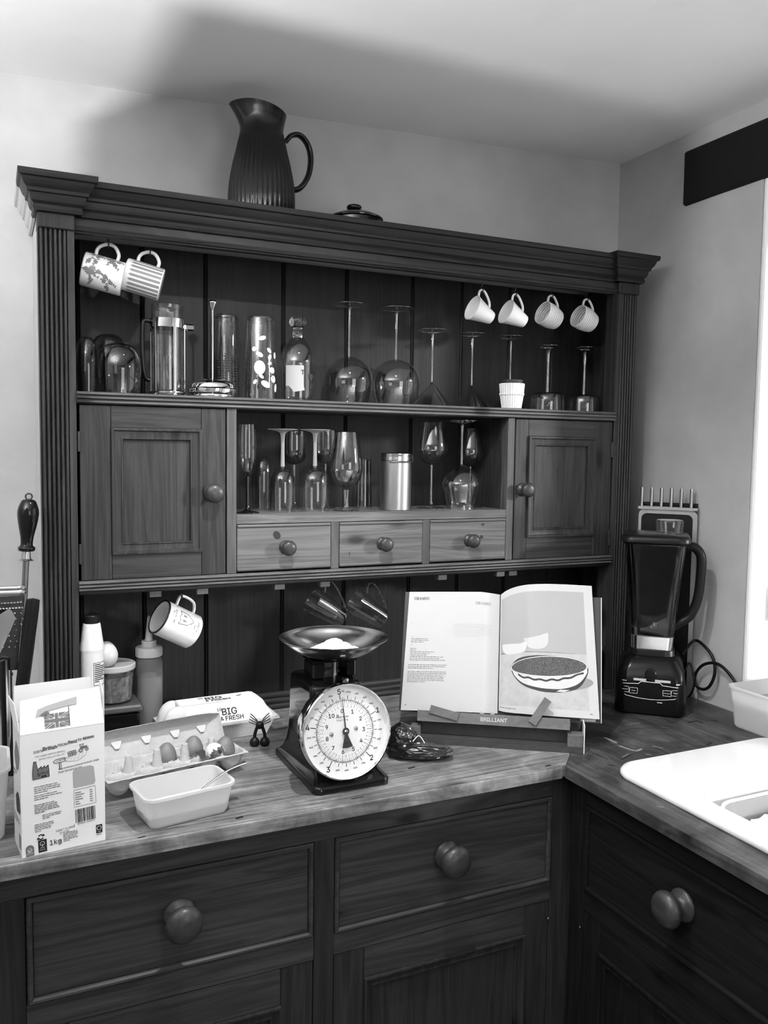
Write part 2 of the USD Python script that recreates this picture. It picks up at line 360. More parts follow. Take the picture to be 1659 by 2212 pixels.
wi.part('frame', basis(ext(rect(RVE, RV, SILL-.03, LINT).difference(rect(RVE+.06, RV-.075, SILL+.04, LINT-.07)), .07), (fx-.005, 0, 0), (0, 1, 0), (0, 0, 1), (1, 0, 0)), REVEAL, smooth=False)
wi.part('glazing_bar', cbox(fx+.01, fx+.04, -1.055, -1.015, SILL+.04, LINT-.07, .004), REVEAL)
wi.part('glazing_bar', cbox(fx+.012, fx+.038, RVE+.06, RV-.075, 1.60, 1.63, .004), REVEAL)
wi.part('pane', cbox(fx+.022, fx+.026, RVE+.06, -1.055, SILL+.04, LINT-.07, 0), GT)
wi.part('pane', cbox(fx+.022, fx+.026, -1.015, RV-.075, SILL+.04, LINT-.07, 0), GT)
w2s = Thing('window_2', kind='structure')
w2s.part('frame', basis(ext(rect(.28, 1.42, .95, 2.29).difference(rect(.355, 1.345, 1.03, 2.215)), .05), (0, RY0, 0), (1, 0, 0), (0, 0, 1), (0, 1, 0)), REVEAL, smooth=False)
w2s.part('glazing_bar', cbox(.835, .865, RY0+.046, RY0+.062, 1.03, 2.215, .003), REVEAL)
# double socket on the far reveal
so = at(1660, 1302, y=RV-.014)
t = Thing('wall_socket', 'white wall socket plate on the bright window reveal, cut by the photo edge', 'socket', (so[0]+.06, RV-.014, so[2]))
t.part('plate', cbox(so[0]-.004, so[0]+.143, RV-.023, RV-.014, so[2]-.046, so[2]+.046, .003), CER)
t.part('plug', cbox(so[0]+.03, so[0]+.07, RV-.055, RV-.023, so[2]-.025, so[2]+.025, .006), BLACKP)

# ------------------------------------------------------------------ the dresser rack
D = 1.446                                       # clear width between the posts
ZT, ZSB, ZST, ZMT, ZMB = 2.038, 1.679, 1.7054, 1.2961, 1.2738
PW = .071
hutch = Thing('dresser_rack', 'tall stained pine dresser rack with fluted posts, two cupboards and three small drawers', 'dresser', (D/2, .1, ZW))
def reeds(x0, x1, flip):
    """plan of a fluted post: rounded reeds parted by deep grooves and a flat band on the inner side"""
    pts = []; n = 6; w = (x1-x0-.016)/n; a = x0+.002 if not flip else x0+.014
    for i in range(n):
        c = a+(i+.5)*w
        pts.append((a+i*w, .007)); pts += [(c+.36*w*math.cos(t), .0035-.0045*math.sin(t)) for t in np.linspace(PI, 0, 7)]; pts.append((a+(i+1)*w, .007))
    L = [(x0, 0.0)] if flip else [(x0, .004)]
    R_ = [(x1, .004)] if flip else [(x1, 0.0)]
    if flip: L.append((a, 0.0))
    else: R_.insert(0, (a+n*w, 0.0))
    return Polygon(L + pts + R_ + [(x1, .05), (x0, .05)])
for x0, x1, fl in ((-PW, 0, False), (D, D+PW, True)):
    pm = ext(reeds(x0, x1, fl).buffer(0), ZT-ZW-.0005); pm.apply_translation([0, 0, ZW+.0005])
    pp = hutch.part('fluted_post', pm, WPO, smooth=False)
    hutch.part('post_block', cbox(x0-.001, x1+.001, -.006, .05, ZT, ZT+.0312, .002), WZ)
SIDEP = plain('side_panel_paint', .50, .8, bump=.3, bscale=20.0, spec=.15)
hutch.part('side_panel', cbox(-PW, -PW+.018, .0502, YB-.001, ZW+.0005, ZT+.0312, .002), SIDEP, label='pale painted side of the rack against the wall')
hutch.part('side_panel', cbox(D+PW-.018, D+PW, .0502, YB-.001, ZW+.0005, ZT+.0312, .002), WZ)
hutch.part('scribe_strip', cbox(D+PW+.0003, D+PW+.022, .06, .09, ZW+.0005, ZT+.05, .002), WZ)
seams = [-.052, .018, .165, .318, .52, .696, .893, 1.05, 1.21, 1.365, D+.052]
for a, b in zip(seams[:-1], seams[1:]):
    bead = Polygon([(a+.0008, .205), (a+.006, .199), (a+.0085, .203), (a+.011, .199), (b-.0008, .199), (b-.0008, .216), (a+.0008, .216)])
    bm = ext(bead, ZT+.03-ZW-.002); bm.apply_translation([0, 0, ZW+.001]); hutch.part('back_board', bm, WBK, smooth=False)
# frieze with beads, cornice breaking forward over the posts
hutch.part('frieze', cbox(.0002, D-.0002, .010, .030, ZT, ZT+.0315, .001), WX)
bead = [(0, 0), (0, .010), (.006, .010), (.009, .006), (.006, .001), (.003, 0)]
hutch.part('frieze_bead', remap(sweep([(.0002, 0), (D-.0002, 0)], [(z, h) for h, z in bead]), lambda v: np.stack([v[:, 0], .010-v[:, 2], ZT+.003+v[:, 1]], 1)), WX, smooth=30)
zc0, CH = ZT+.0315, .072
cprof = [(0, 0), (-.010, 0), (-.013, .006), (-.010, .013), (-.018, .018), (-.022, .026), (-.023, .032), (-.030, .034), (-.031, .040), (-.039, .046), (-.044, .054), (-.046, .058), (-.054, .060), (-.056, .066), (-.056, CH), (0, CH)]
def cornice(path, kz=1.03): return fix(sweep(path, [(o*.66, z*kz+zc0) for o, z in cprof]))
by = -.0235
hutch.part('cornice', cornice([(.008, .010), (D-.008, .010)], .965), WCX, smooth=25)
hutch.part('cornice_block', cornice([(-PW-.001, .06), (-PW-.001, by+.016), (.008, by+.016), (.008, .06)]), WCX, smooth=25)
hutch.part('cornice_block', cornice([(D-.008, .06), (D-.008, by+.016), (D+PW+.001, by+.016), (D+PW+.001, YB-.002)]), WCX, smooth=25)
hutch.part('cornice_return', cornice([(-PW-.001, YB-.0005), (-PW-.001, .0605)]), SIDEP, smooth=25, label='cornice return plastered over and painted white')
hutch.part('top_board', cbox(-PW, D+PW, .012, YB-.001, zc0+.040, zc0+.056, .001), WX)
# shelves and their reeded front edges
def reeded(z0, z1, x0, x1, y, out):
    h = z1-z0; pr = [(z0, 0)]
    for k in range(3):
        c = z0+h*(k+.5)/3; pr += [(c+h/6*.86*math.sin(t), out*(.35+.65*math.cos(t))) for t in np.linspace(-PI/2, PI/2, 6)]
    pr += [(z1, 0)]
    return fix(remap(sweep([(x0, 0), (x1, 0)], pr), lambda v: np.stack([v[:, 0], y-v[:, 2], v[:, 1]], 1)))
p = hutch.part('shelf', cbox(.0005, D-.0005, .002, .1985, ZSB, ZST, .001), WX)
hutch.part('shelf_moulding', reeded(ZSB, ZST, .0005, D-.0005, .002, .012), WXL, smooth=35, parent=p)
p = hutch.part('cupboard_bottom', cbox(.0005, D-.0005, .002, .1985, ZMB+.002, ZMT, .001), WX)
hutch.part('shelf_moulding', reeded(ZMB, ZMT, .0005, D-.0005, .002, .014), WXL, smooth=35, parent=p)
hutch.part('lower_bead', cbox(.0005, D-.0005, .006, .020, ZMB-.010, ZMB+.0015, .003), WX)
hutch.part('glass_shelf_board', cbox(.3485, 1.0895, .012, .1985, 1.4165, 1.4332, .001), WXL)
hutch.part('drawer_rail', cbox(.3485, 1.0895, .000, .012, 1.4115, 1.4332, .001), WXL)
for a, b in ((.3255, .3483), (1.0897, 1.1113)):
    hutch.part('stile', cbox(a, b, -.0005, .030, ZMT, ZSB, .001), WZL)
    hutch.part('partition', cbox(a+.002, b-.002, .0302, .1985, ZMT, ZSB, .001), WZ)
for a, b in ((.5845, .6055), (.8370, .8575)):
    hutch.part('drawer_divider', cbox(a, b, 0, .10, ZMT, 1.4113, .001), WZL)
def knob_mesh(c, r, out, n=(0, -1, 0)):
    """turned wooden knob: collar, neck and mushroom head"""
    pr = [(0, 0), (r*.82, 0), (r*.86, out*.10), (r*.60, out*.22), (r*.50, out*.34), (r*.78, out*.46), (r*.98, out*.62), (r*.97, out*.76), (r*.78, out*.90), (r*.42, out*.985), (0, out)]
    pr = [(max(a, 0), b) for a, b in spline(pr, 3)]; k = lathe(pr, 32)
    n = np.asarray(n, float); ax = np.cross(n, [0, 0, 1.]); return basis(k, c, ax, (0, 0, 1.), n)
def small_drawer(x0, x1, z0, z1):
    y = -.001; a, b = x0+.0012, x1-.0012
    p = hutch.part('drawer', cbox(a, b, y, y+.014, z0+.001, z1-.001, .001), WXL)
    for zz in (z1-.0085, z0+.0015): hutch.part('bead', cbox(a, b, y-.0035, y+.002, zz, zz+.007, .0025), WXL, parent=p)
    hutch.part('knob', knob_mesh(((a+b)/2+.002, y, (z0+z1)/2-.001), .0185, .036), KNOB, parent=p)
for a, b in ((.3485, .5845), (.6055, .8370), (.8575, 1.0895)): small_drawer(a, b, ZMT+.003, 1.4112)
def panel_mould(x0, x1, z0, z1, y, w, h):
    pr = [(0, 0), (0, h), (w*.10, h*1.08), (w*.22, h), (w*.30, h*.55), (w*.55, h*.25), (w*.80, h*.20), (w*.86, h*.42), (w*.95, h*.40), (w, h*.1), (w, -h*.6), (0, -h*.6)]
    return fix(remap(sweep([(x0, z0), (x1, z0), (x1, z1), (x0, z1)], pr, closed=True), lambda v: np.stack([v[:, 0], y-v[:, 2], v[:, 1]], 1)))
def door(root, x0, x1, z0, z1, sl, sr, rt, rb, w, h, y, mats, mname='door', boards=0):
    """framed door: panel with its stiles, rails, planted moulding"""
    wx, wz = mats
    p = root.part(mname, cbox(x0+sl-.004, x1-sr+.004, y+.006, y+.014, z0+rb-.004, z1-rt+.004, .001), wz)
    root.part('stile', cbox(x0, x0+sl, y, y+.018, z0, z1, .0012), wz, parent=p); root.part('stile', cbox(x1-sr, x1, y, y+.018, z0, z1, .0012), wz, parent=p)
    root.part('rail', cbox(x0+sl+.0004, x1-sr-.0004, y, y+.018, z1-rt, z1, .001), wx, parent=p); root.part('rail', cbox(x0+sl+.0004, x1-sr-.0004, y, y+.018, z0, z0+rb, .001), wx, parent=p)
    root.part('panel_moulding', panel_mould(x0+sl, x1-sr, z0+rb, z1-rt, y+.001, w, h), wz, smooth=25, parent=p)
    return p
zd0, zd1 = ZMT+.001, ZSB-.002
p = door(hutch, .006, .3225, zd0, zd1, .064, .0555, .0475, .0545, .0255, .007, 0, (WX, WZ))
hutch.part('knob', knob_mesh((.291, 0, 1.486), .0225, .042), KNOB, parent=p)
for zz in (1.598, 1.355): hutch.part('hinge', cbox(.0015, .0075, -.003, .004, zz-.022, zz+.022, .0012), HOOK, parent=p)
p = door(hutch, 1.115, 1.441, zd0, zd1, .041, .058, .0455, .058, .0255, .007, 0, (WX, WZ))
hutch.part('knob', knob_mesh((1.140, 0, 1.487), .0205, .040), KNOB, parent=p)
for zz in (1.598, 1.345): hutch.part('hinge', cbox(1.4385, 1.4445, -.003, .004, zz-.022, zz+.022, .0012), HOOK, parent=p)
for x in (.165, .272, .458, .575, .905, 1.085, 1.125): hutch.part('glue_block', cbox(x-.013, x+.013, .012, .030, ZMB-.024, ZMB-.0102, .001), WXL)
# reeded skirting behind the worktop things
hutch.part('back_skirting', reeded(ZW+.001, ZW+.047, .0005, D-.0005, .190, .008), WX, smooth=35)
def cup_hook(top, depth=.0):
    """small black cup hook screwed up into the wood above; top: where it leaves the wood"""
    x, y, z = top; q = [(x, y, z), (x, y, z-.010)] + [(x+.0075*math.sin(t), y, z-.018+.0078*math.cos(t)) for t in np.linspace(0, 1.35*PI, 10)]
    hutch.part('cup_hook', tube(q, .0014, 6), HOOK)

# ------------------------------------------------------------------ base cupboards, worktop, sink
YC = -.420
base = Thing('base_cupboard', 'dark stained pine base cupboard with two wide knobbed drawers under the left worktop', 'cupboard', (.4, -.1, 0))
zb1 = ZW-.0262
base.part('carcass', cbox(-1.5, 1.0, YC+.022, YB-.002, .08, zb1, .002), BX)
def framed(root, boxes, wx, wz):
    for k, (a, b, c, d) in boxes: root.part(k, cbox(a, b, YC, YC+.021, c, d, .001), wx if k == 'rail' else wz)
framed(base, [('stile', (.391, .433, .10, .8245)), ('stile', (.955, 1.0155, .10, zb1-.0002)), ('rail', (-1.45, .9548, .8247, zb1-.0002)), ('rail', (-.13, .3908, .584, .632)), ('rail', (.4332, .9548, .584, .626)), ('stile', (-1.45, -.1305, .10, .8245)), ('rail', (-.13, .3908, .10, .16)), ('rail', (.4332, .9548, .10, .16))], BX, BZ)
def big_drawer(root, x0, x1, z0, z1, kc, BX=BX):
    p = root.part('drawer', cbox(x0+.0115, x1-.0115, YC+.003, YC+.020, z0+.0115, z1-.0115, .001), BX)
    pr = [(.0012, -.012), (.0012, .001), (.004, .0045), (.008, .0040), (.0105, .0005), (.0115, -.012)]
    root.part('drawer_bead', fix(remap(sweep([(x0, z0), (x1, z0), (x1, z1), (x0, z1)], pr, closed=True), lambda v: np.stack([v[:, 0], YC-v[:, 2], v[:, 1]], 1))), BX, smooth=25, parent=p)
    root.part('knob', knob_mesh((kc[0], YC+.003, kc[1]), .034, .060), KNOB, parent=p)
big_drawer(base, -.129, .3905, .6325, .824, (.130, .737)); big_drawer(base, .4335, .9545, .627, .8245, (.689, .741))
door(base, -.128, .3895, .163, .5825, .065, .066, .074, .07, .022, .008, YC+.001, (BX, BZ)); door(base, .4345, .9535, .163, .5825, .066, .064, .064, .07, .022, .008, YC+.001, (BX, BZ))
base.part('hinge_pin', lathe([(0, 0), (.004, .001), (.004, .006), (0, .007)], 12).apply_translation([.951, YC-.003, .542]), STEEL)
# right-hand run: same joinery turned to face the room's left
def turn(meshy): return xform(meshy, None)
XC = .994
base2 = Thing('base_cupboard', 'dark pine sink cupboard of the right-hand run with one wide knobbed drawer front', 'cupboard', (1.3, -1.2, 0))
def ty(mesh):
    """from the front-facing layout (x along, y depth) to a front that faces -x: along becomes -y"""
    v = np.asarray(asmesh(mesh).vertices); mm = asmesh(mesh).copy(); mm.vertices = np.stack([XC+(v[:, 1]-YC), -v[:, 0], v[:, 2]], 1); return mm
class Turned:
    def part(s, name, mesh, mat, smooth=35, parent=None, label=None, kind=None): return base2.part(name, ty(mesh), mat, smooth, parent, label, kind)
tr = Turned()
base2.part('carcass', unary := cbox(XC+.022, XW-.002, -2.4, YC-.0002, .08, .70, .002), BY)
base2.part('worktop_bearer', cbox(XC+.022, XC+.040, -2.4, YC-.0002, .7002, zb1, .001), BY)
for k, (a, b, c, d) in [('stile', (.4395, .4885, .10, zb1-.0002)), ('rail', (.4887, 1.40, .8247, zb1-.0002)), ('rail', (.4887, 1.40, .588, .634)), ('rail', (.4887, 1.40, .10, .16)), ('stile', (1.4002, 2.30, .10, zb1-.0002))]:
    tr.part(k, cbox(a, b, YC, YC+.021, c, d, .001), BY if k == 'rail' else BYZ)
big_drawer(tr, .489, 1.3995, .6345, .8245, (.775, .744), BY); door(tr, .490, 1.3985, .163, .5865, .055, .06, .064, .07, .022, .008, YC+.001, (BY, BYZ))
base2.part('hinge_pin', lathe([(0, 0), (.003, .001), (.003, .006), (0, .007)], 12).apply_translation([XC-.004, -.486, .545]), STEEL)
# worktops, mitred at the inner corner
CX, CY = .9661, -.4484
def slab(poly, mat, name, label, axis, cuts, edge=None):
    """a worktop glued up of planks; edge: (box, material) of a worn front arris"""
    c_ = poly.centroid; t = Thing(name, label, 'worktop', (c_.x, c_.y, ZW-.0255))
    for a_, b_ in zip(cuts[:-1], cuts[1:]):
        cut = sbox(-9, a_+.0003, 9, b_-.0003) if axis == 0 else sbox(a_+.0003, -9, b_-.0003, 9); q_ = poly.intersection(cut)
        for q_ in getattr(q_, 'geoms', [q_]):
            if q_.area < 1e-5: continue
            z0, z1 = ZW-.0255, ZW
            lo = ext(q_, z1-.0010-z0); lo.apply_translation([0, 0, z0]); inn = q_.buffer(-.0008, join_style=2)
            if inn.geom_type != 'Polygon' or inn.is_empty: t.part('plank', lo, mat, smooth=False); continue
            hi = ext(inn, .0012); hi.apply_translation([0, 0, z1-.0012]); t.part('plank', [lo, hi], mat, smooth=False)
    return t
g = .0004
sx0, sx1, sy0, sy1 = 1.034, 1.513, -.515, -1.30        # sink outer rim
left_top = Polygon([(-1.5, CY), (CX-g, CY), (XW-.001-g, YB-.002), (-1.5, YB-.002)])
right_top = Polygon([(CX+g, CY), (CX+g, -2.4), (XW-.001, -2.4), (XW-.001, YB-.003)]).difference(sbox(sx0+.03, sy1+.03, sx1-.03, sy0-.03).buffer(.01))
tl_ = slab(left_top, WTL, 'worktop', 'pale worn pine worktop of the left run carrying the scales and the baking things', 0, [CY+.006, -.415, -.285, -.13, .03, YB])
tl_.part('worn_edge', fix(remap(sweep([(-1.5, 0), (CX-.008, 0)], [(ZW-.0255, .0057), (ZW-.0255, 0), (ZW-.0040, 0), (ZW-.0012, .0010), (ZW, .0034), (ZW, .0057)]), lambda v: np.stack([v[:, 0], CY+v[:, 2], v[:, 1]], 1))), WEDGE, smooth=30, label='pale worn front edge of the worktop')
tr_ = slab(right_top, WTR, 'worktop', 'darker stained and scratched pine worktop of the right run around the white sink', 1, [CX, 1.06, 1.24, 1.42, XW])
def rrect(x0, x1, y0, y1, r): 
    q = sbox(min(x0, x1), min(y0, y1), max(x0, x1), max(y0, y1)); return q.buffer(-r).buffer(r, quad_segs=10)
def rings(specs):
    """lofts rounded rectangles (x0, x1, y0, y1, r, z) into one skin"""
    V, F, n = [], [], None
    for (x0, x1, y0, y1, r, z) in specs:
        pts = []
        for cx, cy, a0 in ((x1-r, y1-r, 0), (x0+r, y1-r, 90), (x0+r, y0+r, 180), (x1-r, y0+r, 270)):
            pts += [(cx+r*math.cos(math.radians(a0+t)), cy+r*math.sin(math.radians(a0+t)), z) for t in np.linspace(0, 90, 9)]
        n = len(pts); V += pts
    for i in range(len(specs)-1):
        for k in range(n):
            a, b, c, d = i*n+k, i*n+(k+1) % n, (i+1)*n+(k+1) % n, (i+1)*n+k; F += [(a, b, c), (a, c, d)]
    for ring, s in ((0, -1), (len(specs)-1, 1)):
        c = len(V); V.append(tuple(np.mean(V[ring*n:ring*n+n], 0))); F += [(c, ring*n+k, ring*n+(k+1) % n)[::s] for k in range(n)]
    return fix(trimesh.Trimesh(np.array(V, float), np.array(F), process=False))
def inset(s, d, r, z): return (s[0]+d, s[1]-d, s[2]+d, s[3]-d, r, z)
so_ = (sx0, sx1, sy1, sy0)
si_ = (1.083, 1.465, -1.245, -.705)                  # bowl opening
sk = rings([inset(si_, .03, .05, ZW-.19), inset(si_, -.004, .05, ZW-.17), inset(si_, -.012, .05, ZW-.03), inset(so_, .036, .03, ZW-.0265), inset(so_, .034, .03, ZW+.0005), inset(so_, .004, .045, ZW+.0005), inset(so_, 0, .049, ZW+.006), inset(so_, .001, .048, ZW+.014), inset(so_, .007, .044, ZW+.021), inset(so_, .016, .038, ZW+.024),
            inset(si_, -.010, .055, ZW+.024), inset(si_, -.003, .05, ZW+.021), inset(si_, .002, .05, ZW+.012), inset(si_, .008, .05, ZW-.05), inset(si_, .016, .05, ZW-.165), inset(si_, .05, .04, ZW-.178)])
solo('sink', sk, SINKM, 'glossy white ceramic inset sink with thick rounded rim in the right worktop', 'sink', smooth=50)
bw = (1.10, 1.448, -1.22, -.722)
GREYP = plain('grey_plastic', .30, .35)
wb = Thing('washing_up_bowl', 'grey plastic washing-up bowl with pale rim sitting in the white sink', 'bowl', (1.3, -.97, ZW-.17))
wb.part('bowl', rings([inset(bw, .05, .05, ZW-.168), inset(bw, .03, .06, ZW-.16), inset(bw, .004, .06, ZW-.012), inset(bw, .004, .06, ZW-.004), inset(bw, .010, .06, ZW-.004), inset(bw, .034, .06, ZW-.155), inset(bw, .054, .05, ZW-.160)]), GREYP, smooth=50)
rimp = np.array([(q[0], q[1], ZW-.003) for q in list(rrect(bw[0]+.004, bw[1]-.004, bw[2]+.004, bw[3]-.004, .06).exterior.coords)[:-1]])
wb.part('rim', tube(rimp, .004, 8, closed=True), CERM)
fo = trimesh.creation.icosphere(5, 1.0); fv = fo.vertices
nz = meshkit.fbm(fv*7, 4, 2); fv = fv*(1+.30*(nz[:, None]-.5)); fv = fv*[.210, .290, .055]+[1.278, -.960, ZW-.068]
fv[:, 0] = np.clip(fv[:, 0], 1.126, 1.424); fv[:, 1] = np.clip(fv[:, 1], -1.19, -.750)
fv[:, 2] += .012*(meshkit.fbm(fv*60, 3, 5)-.5)*2
solo('soap_foam', trimesh.Trimesh(fv, fo.faces, process=False), plain('foam', .92, .8, bump=.4, bscale=400.0), 'white heap of washing-up foam inside the grey bowl in the sink', 'foam', smooth=True, kind='stuff')

# ------------------------------------------------------------------ on top of the rack
zt = zc0+.0563
P = at(565, 440, y=.10); k = mpp((P[0], .10, 2.3)); jx = P[0]
jug_h = at(565, 240, y=.10)[2]-zt
prof = spline([(.066, 0), (.0755, .012), (.0790, .045), (.0770, .085), (.0690, .130), (.0600, .165), (.0535, .195), (.0525, .218), (.0560, .240), (.0590, .255)], 5)
prof[:, 1] *= jug_h/.255
outer = [(0, 0)] + [tuple(q) for q in prof]; inner = [(r-.005, max(z, .006)) for r, z in prof[::-1]] + [(0, .006)]
jm = lathe(outer+inner, 168); v = jm.vertices.copy(); a = np.arctan2(v[:, 1], v[:, 0]); hz = v[:, 2]/jug_h; rad = np.hypot(v[:, 0], v[:, 1])
amp = np.clip((hz-.03)/.05, 0, 1)*np.clip((.80-hz)/.08, 0, 1)*(rad > .045)
rad2 = rad + .0016*amp*np.abs(np.sin(a*21))*2-.0016*amp
sp = np.exp(-((np.abs(a)-PI)/.6)**2)*np.clip((hz-.84)/.16, 0, 1)**1.2
rad2 = np.where(rad > 1e-6, rad2*(1+.34*sp), 0); v[:, 0], v[:, 1] = rad2*np.cos(a), rad2*np.sin(a); v[:, 2] += jug_h*.055*np.clip((hz-.8)/.2, 0, 1)*(-np.cos(a))*.8-.007*sp
t = Thing('jug', 'dark glazed ribbed jug with a pouring lip standing on top of the dresser', 'jug', (jx, .10, zt))
t.part('body', trimesh.Trimesh(v+[jx, .10, zt], jm.faces, process=False), DARKCER, smooth=50)
hp = [at(u, w, y=.10) for u, w in ((618, 305), (630, 293), (648, 293), (664, 312), (671, 340), (668, 372), (658, 395), (645, 408), (630, 412))]
hc = spline(hp, 5); t.part('handle', tube(hc, np.linspace(.0062, .0075, len(hc)), 14, ry=np.linspace(.010, .014, len(hc)), up=(1, 0, 0)), DARKCER, smooth=60)
P = at(768, 470, y=.10)
zl = P[2]-.010
t = Thing('casserole_dish', 'dark lidded dish on top of the dresser, only its knobbed lid showing', 'dish', (P[0], .10, zt))
dish = lathe([(0, 0), (.06, 0), (.066, .006), (.068, zl-zt), (.062, zl-zt), (.058, .008), (0, .008)], 48)
t.part('dish', moved(dish, (P[0], .10, zt)), DARKCER)
lid = lathe([(0, 0), (.066, 0), (.070, .002), (.0705, .005), (.066, .009), (.05, .016), (.03, .0205), (0, .022)], 48)
t.part('lid', moved(lid, (P[0], .10, zl+.0005)), DARKCER, smooth=50)
kb = at(762, 455, y=.10)
t.part('lid_knob', moved(lathe(spline([(0, 0), (.010, 0), (.0115, .004), (.017, .008), (.0195, .013), (.017, .018), (.009, .0205), (0, .021)], 3), 32), (P[0]-.004, .10, zl+.0205)), DARKCER, smooth=60)

# ------------------------------------------------------------------ mugs on the hooks
def mug(name, label, cat, px, y, screen, toward, prof, mat, hspec, ztop, group=None, thick=.0032, foot=None, prints=(), hmat=None, hr=(.0042, .0060), wall=48, rim=None):
    """prof: outer (r, z) base to rim; hspec: handle path in (out, z)"""
    h = prof[-1][1]; Pc = at(*px, y=y); ex, ey, ez = pose(Pc, screen, toward); O = Pc - ez*h/2
    t = Thing(name, label, cat, O, group)
    inn = [(max(r-thick, .001), max(z, thick*1.3)) for r, z in prof[::-1] if z >= thick*1.2 or z == 0]
    body = lathe([(0, 0)] + list(prof) + [(prof[-1][0]-thick*.5, h+thick*.35)] + inn + [(0, thick*1.3)], wall)
    b = t.part('body', basis(body, O, ex, ey, ez), mat, smooth=50)
    hp = spline([(o, 0, z) for o, z in hspec], 6); hm = tube(hp, hr[0], 10, ry=hr[1], up=(0, 0, 1)) if len(hspec) > 2 else None
    t.part('handle', basis(hm, O, ex, ey, ez), hmat or mat, smooth=60)
    for pn, pm, pmat in prints: t.part(pn, basis(pm, O, ex, ey, ez), pmat, smooth=False, parent=b)
    top = max(hp, key=lambda q: (np.asarray(O)+q[0]*ex+q[2]*ez)[2]); tw = O+top[0]*ex+top[2]*ez
    if ztop:
        x, yy, zz = tw[0], tw[1], tw[2]; q = [(x+.0004, yy, ztop), (x+.0004, yy, zz+.012)] + [(x, yy+.0075*math.sin(s), zz+.002+.0085*math.cos(s)) for s in np.linspace(0.1, 1.55*PI, 10)]
        hutch.part('cup_hook', tube(q, .0015, 6), HOOK)
    return t
def radius(prof):
    zz = [p[1] for p in prof]; rr = [p[0] for p in prof]; return lambda z: float(np.interp(z, zz, rr))
def leaf(x, y, l, w, a):
    p = affinity.scale(Point(0, 0).buffer(1, quad_segs=3), l/2, w/2); return affinity.translate(affinity.rotate(p, a), x, y)
fl = [(.0355, 0), (.0372, .002), (.0372, .084), (.0365, .086)]
r2 = np.random.default_rng(3); shapes = []
for x0, y0, a0, n in ((-.090, .010, 60, 17), (-.070, .078, -60, 17), (-.052, .012, 50, 15), (-.030, .070, 200, 14), (-.080, .050, 20, 14), (-.045, .040, -30, 12), (-.100, .070, -10, 12), (-.020, .020, 110, 12), (-.110, .030, 10, 9), (.0, .05, 150, 10), (.02, .02, 60, 10)):
    x, y, a = x0, y0, a0
    for i in range(n):
        a += r2.uniform(-26, 26); x2, y2 = x+.0042*math.cos(math.radians(a)), y+.0042*math.sin(math.radians(a))
        if not (.004 < y2 < .081): break
        shapes.append(LineString([(x, y), (x2, y2)]).buffer(.0005, cap_style=2)); s = r2.choice([-1, 1])
        shapes += [leaf(x2+.0025*math.cos(math.radians(a+s*70)), y2+.0025*math.sin(math.radians(a+s*70)), .0062, .0032, a+s*50)]
        if i % 4 == 3: shapes += [leaf(x2+.003*math.cos(q), y2+.003*math.sin(q), .0055, .004, math.degrees(q)) for q in np.arange(5)*2*PI/5]
        x, y = x2, y2
floral = wrap(ext(unary_union(shapes), .0002), lambda z: .0373)
zhook = ZT-.0005
mug('mug', 'white mug printed with grey flowering sprigs hanging at the far left under the cornice', 'mug', (223, 592), .065, 168, -4, fl, CER, [(.035, .020), (.050, .020), (.064, .031), (.066, .046), (.058, .060), (.048, .066), (.035, .066)], zhook, prints=[('printed_flowers', floral, plain('transfer_print', .20, .3))])
stripes = []
for i in range(22):
    x = (i+.5)*.0103-.1166; w = .0029
    stripes.append(Polygon([(x-w, .003), (x+w, .003), (x+w, .068), (x, .073), (x-w, .068)]))
stripe = wrap(ext(unary_union(stripes), .0002), lambda z: .0363)
st = [(.0345, 0), (.0362, .002), (.0362, .080), (.0355, .082)]
mug('mug', 'white mug with grey lengthwise pointed stripes hanging next to the flowered one', 'mug', (310, 604), .065, 166, -4, st, CER, [(.034, .018), (.048, .018), (.061, .029), (.063, .043), (.056, .056), (.046, .062), (.034, .062)], zhook, prints=[('printed_stripes', stripe, plain('transfer_stripe', .24, .3))])
tp = spline([(.0150, 0), (.0175, .002), (.0225, .022), (.0290, .046), (.0345, .064)], 3)
HT = [(.022, .016), (.036, .022), (.052, .040), (.056, .052), (.050, .060), (.032, .058)]
for i, (px, lb) in enumerate((((1041, 676), 'plain white tapered cup hanging leftmost on the right-hand hooks'), ((1113, 684), 'plain white tapered cup hanging second on the right-hand hooks'))):
    mug('cup', lb, 'cup', px, .05, 151, 26, [tuple(q) for q in tp], CER, HT, zhook, thick=.0022, hr=(.0030, .0044))
rb = []
for i in range(8):
    z = .003+i*.0068; r = .0235+.0085*math.sin(min(1, (i+1)/6)*PI/2); rb += [(r, z), (r+.0013, z+.0022), (r+.0013, z+.0044), (r, z+.0062)]
rb = [(.021, 0)] + rb + [(.0325, .058)]
HR = [(.028, .012), (.040, .018), (.053, .034), (.055, .046), (.047, .054), (.030, .052)]
for px, lb in (((1189, 684), 'ridged white stoneware cup hanging third on the right-hand hooks'), ((1265, 691), 'ridged white stoneware cup hanging last, nearest the right post')):
    mug('cup', lb, 'cup', px, .05, 150, 33, rb, CERM, HR, zhook, thick=.0024, hr=(.0030, .0044))
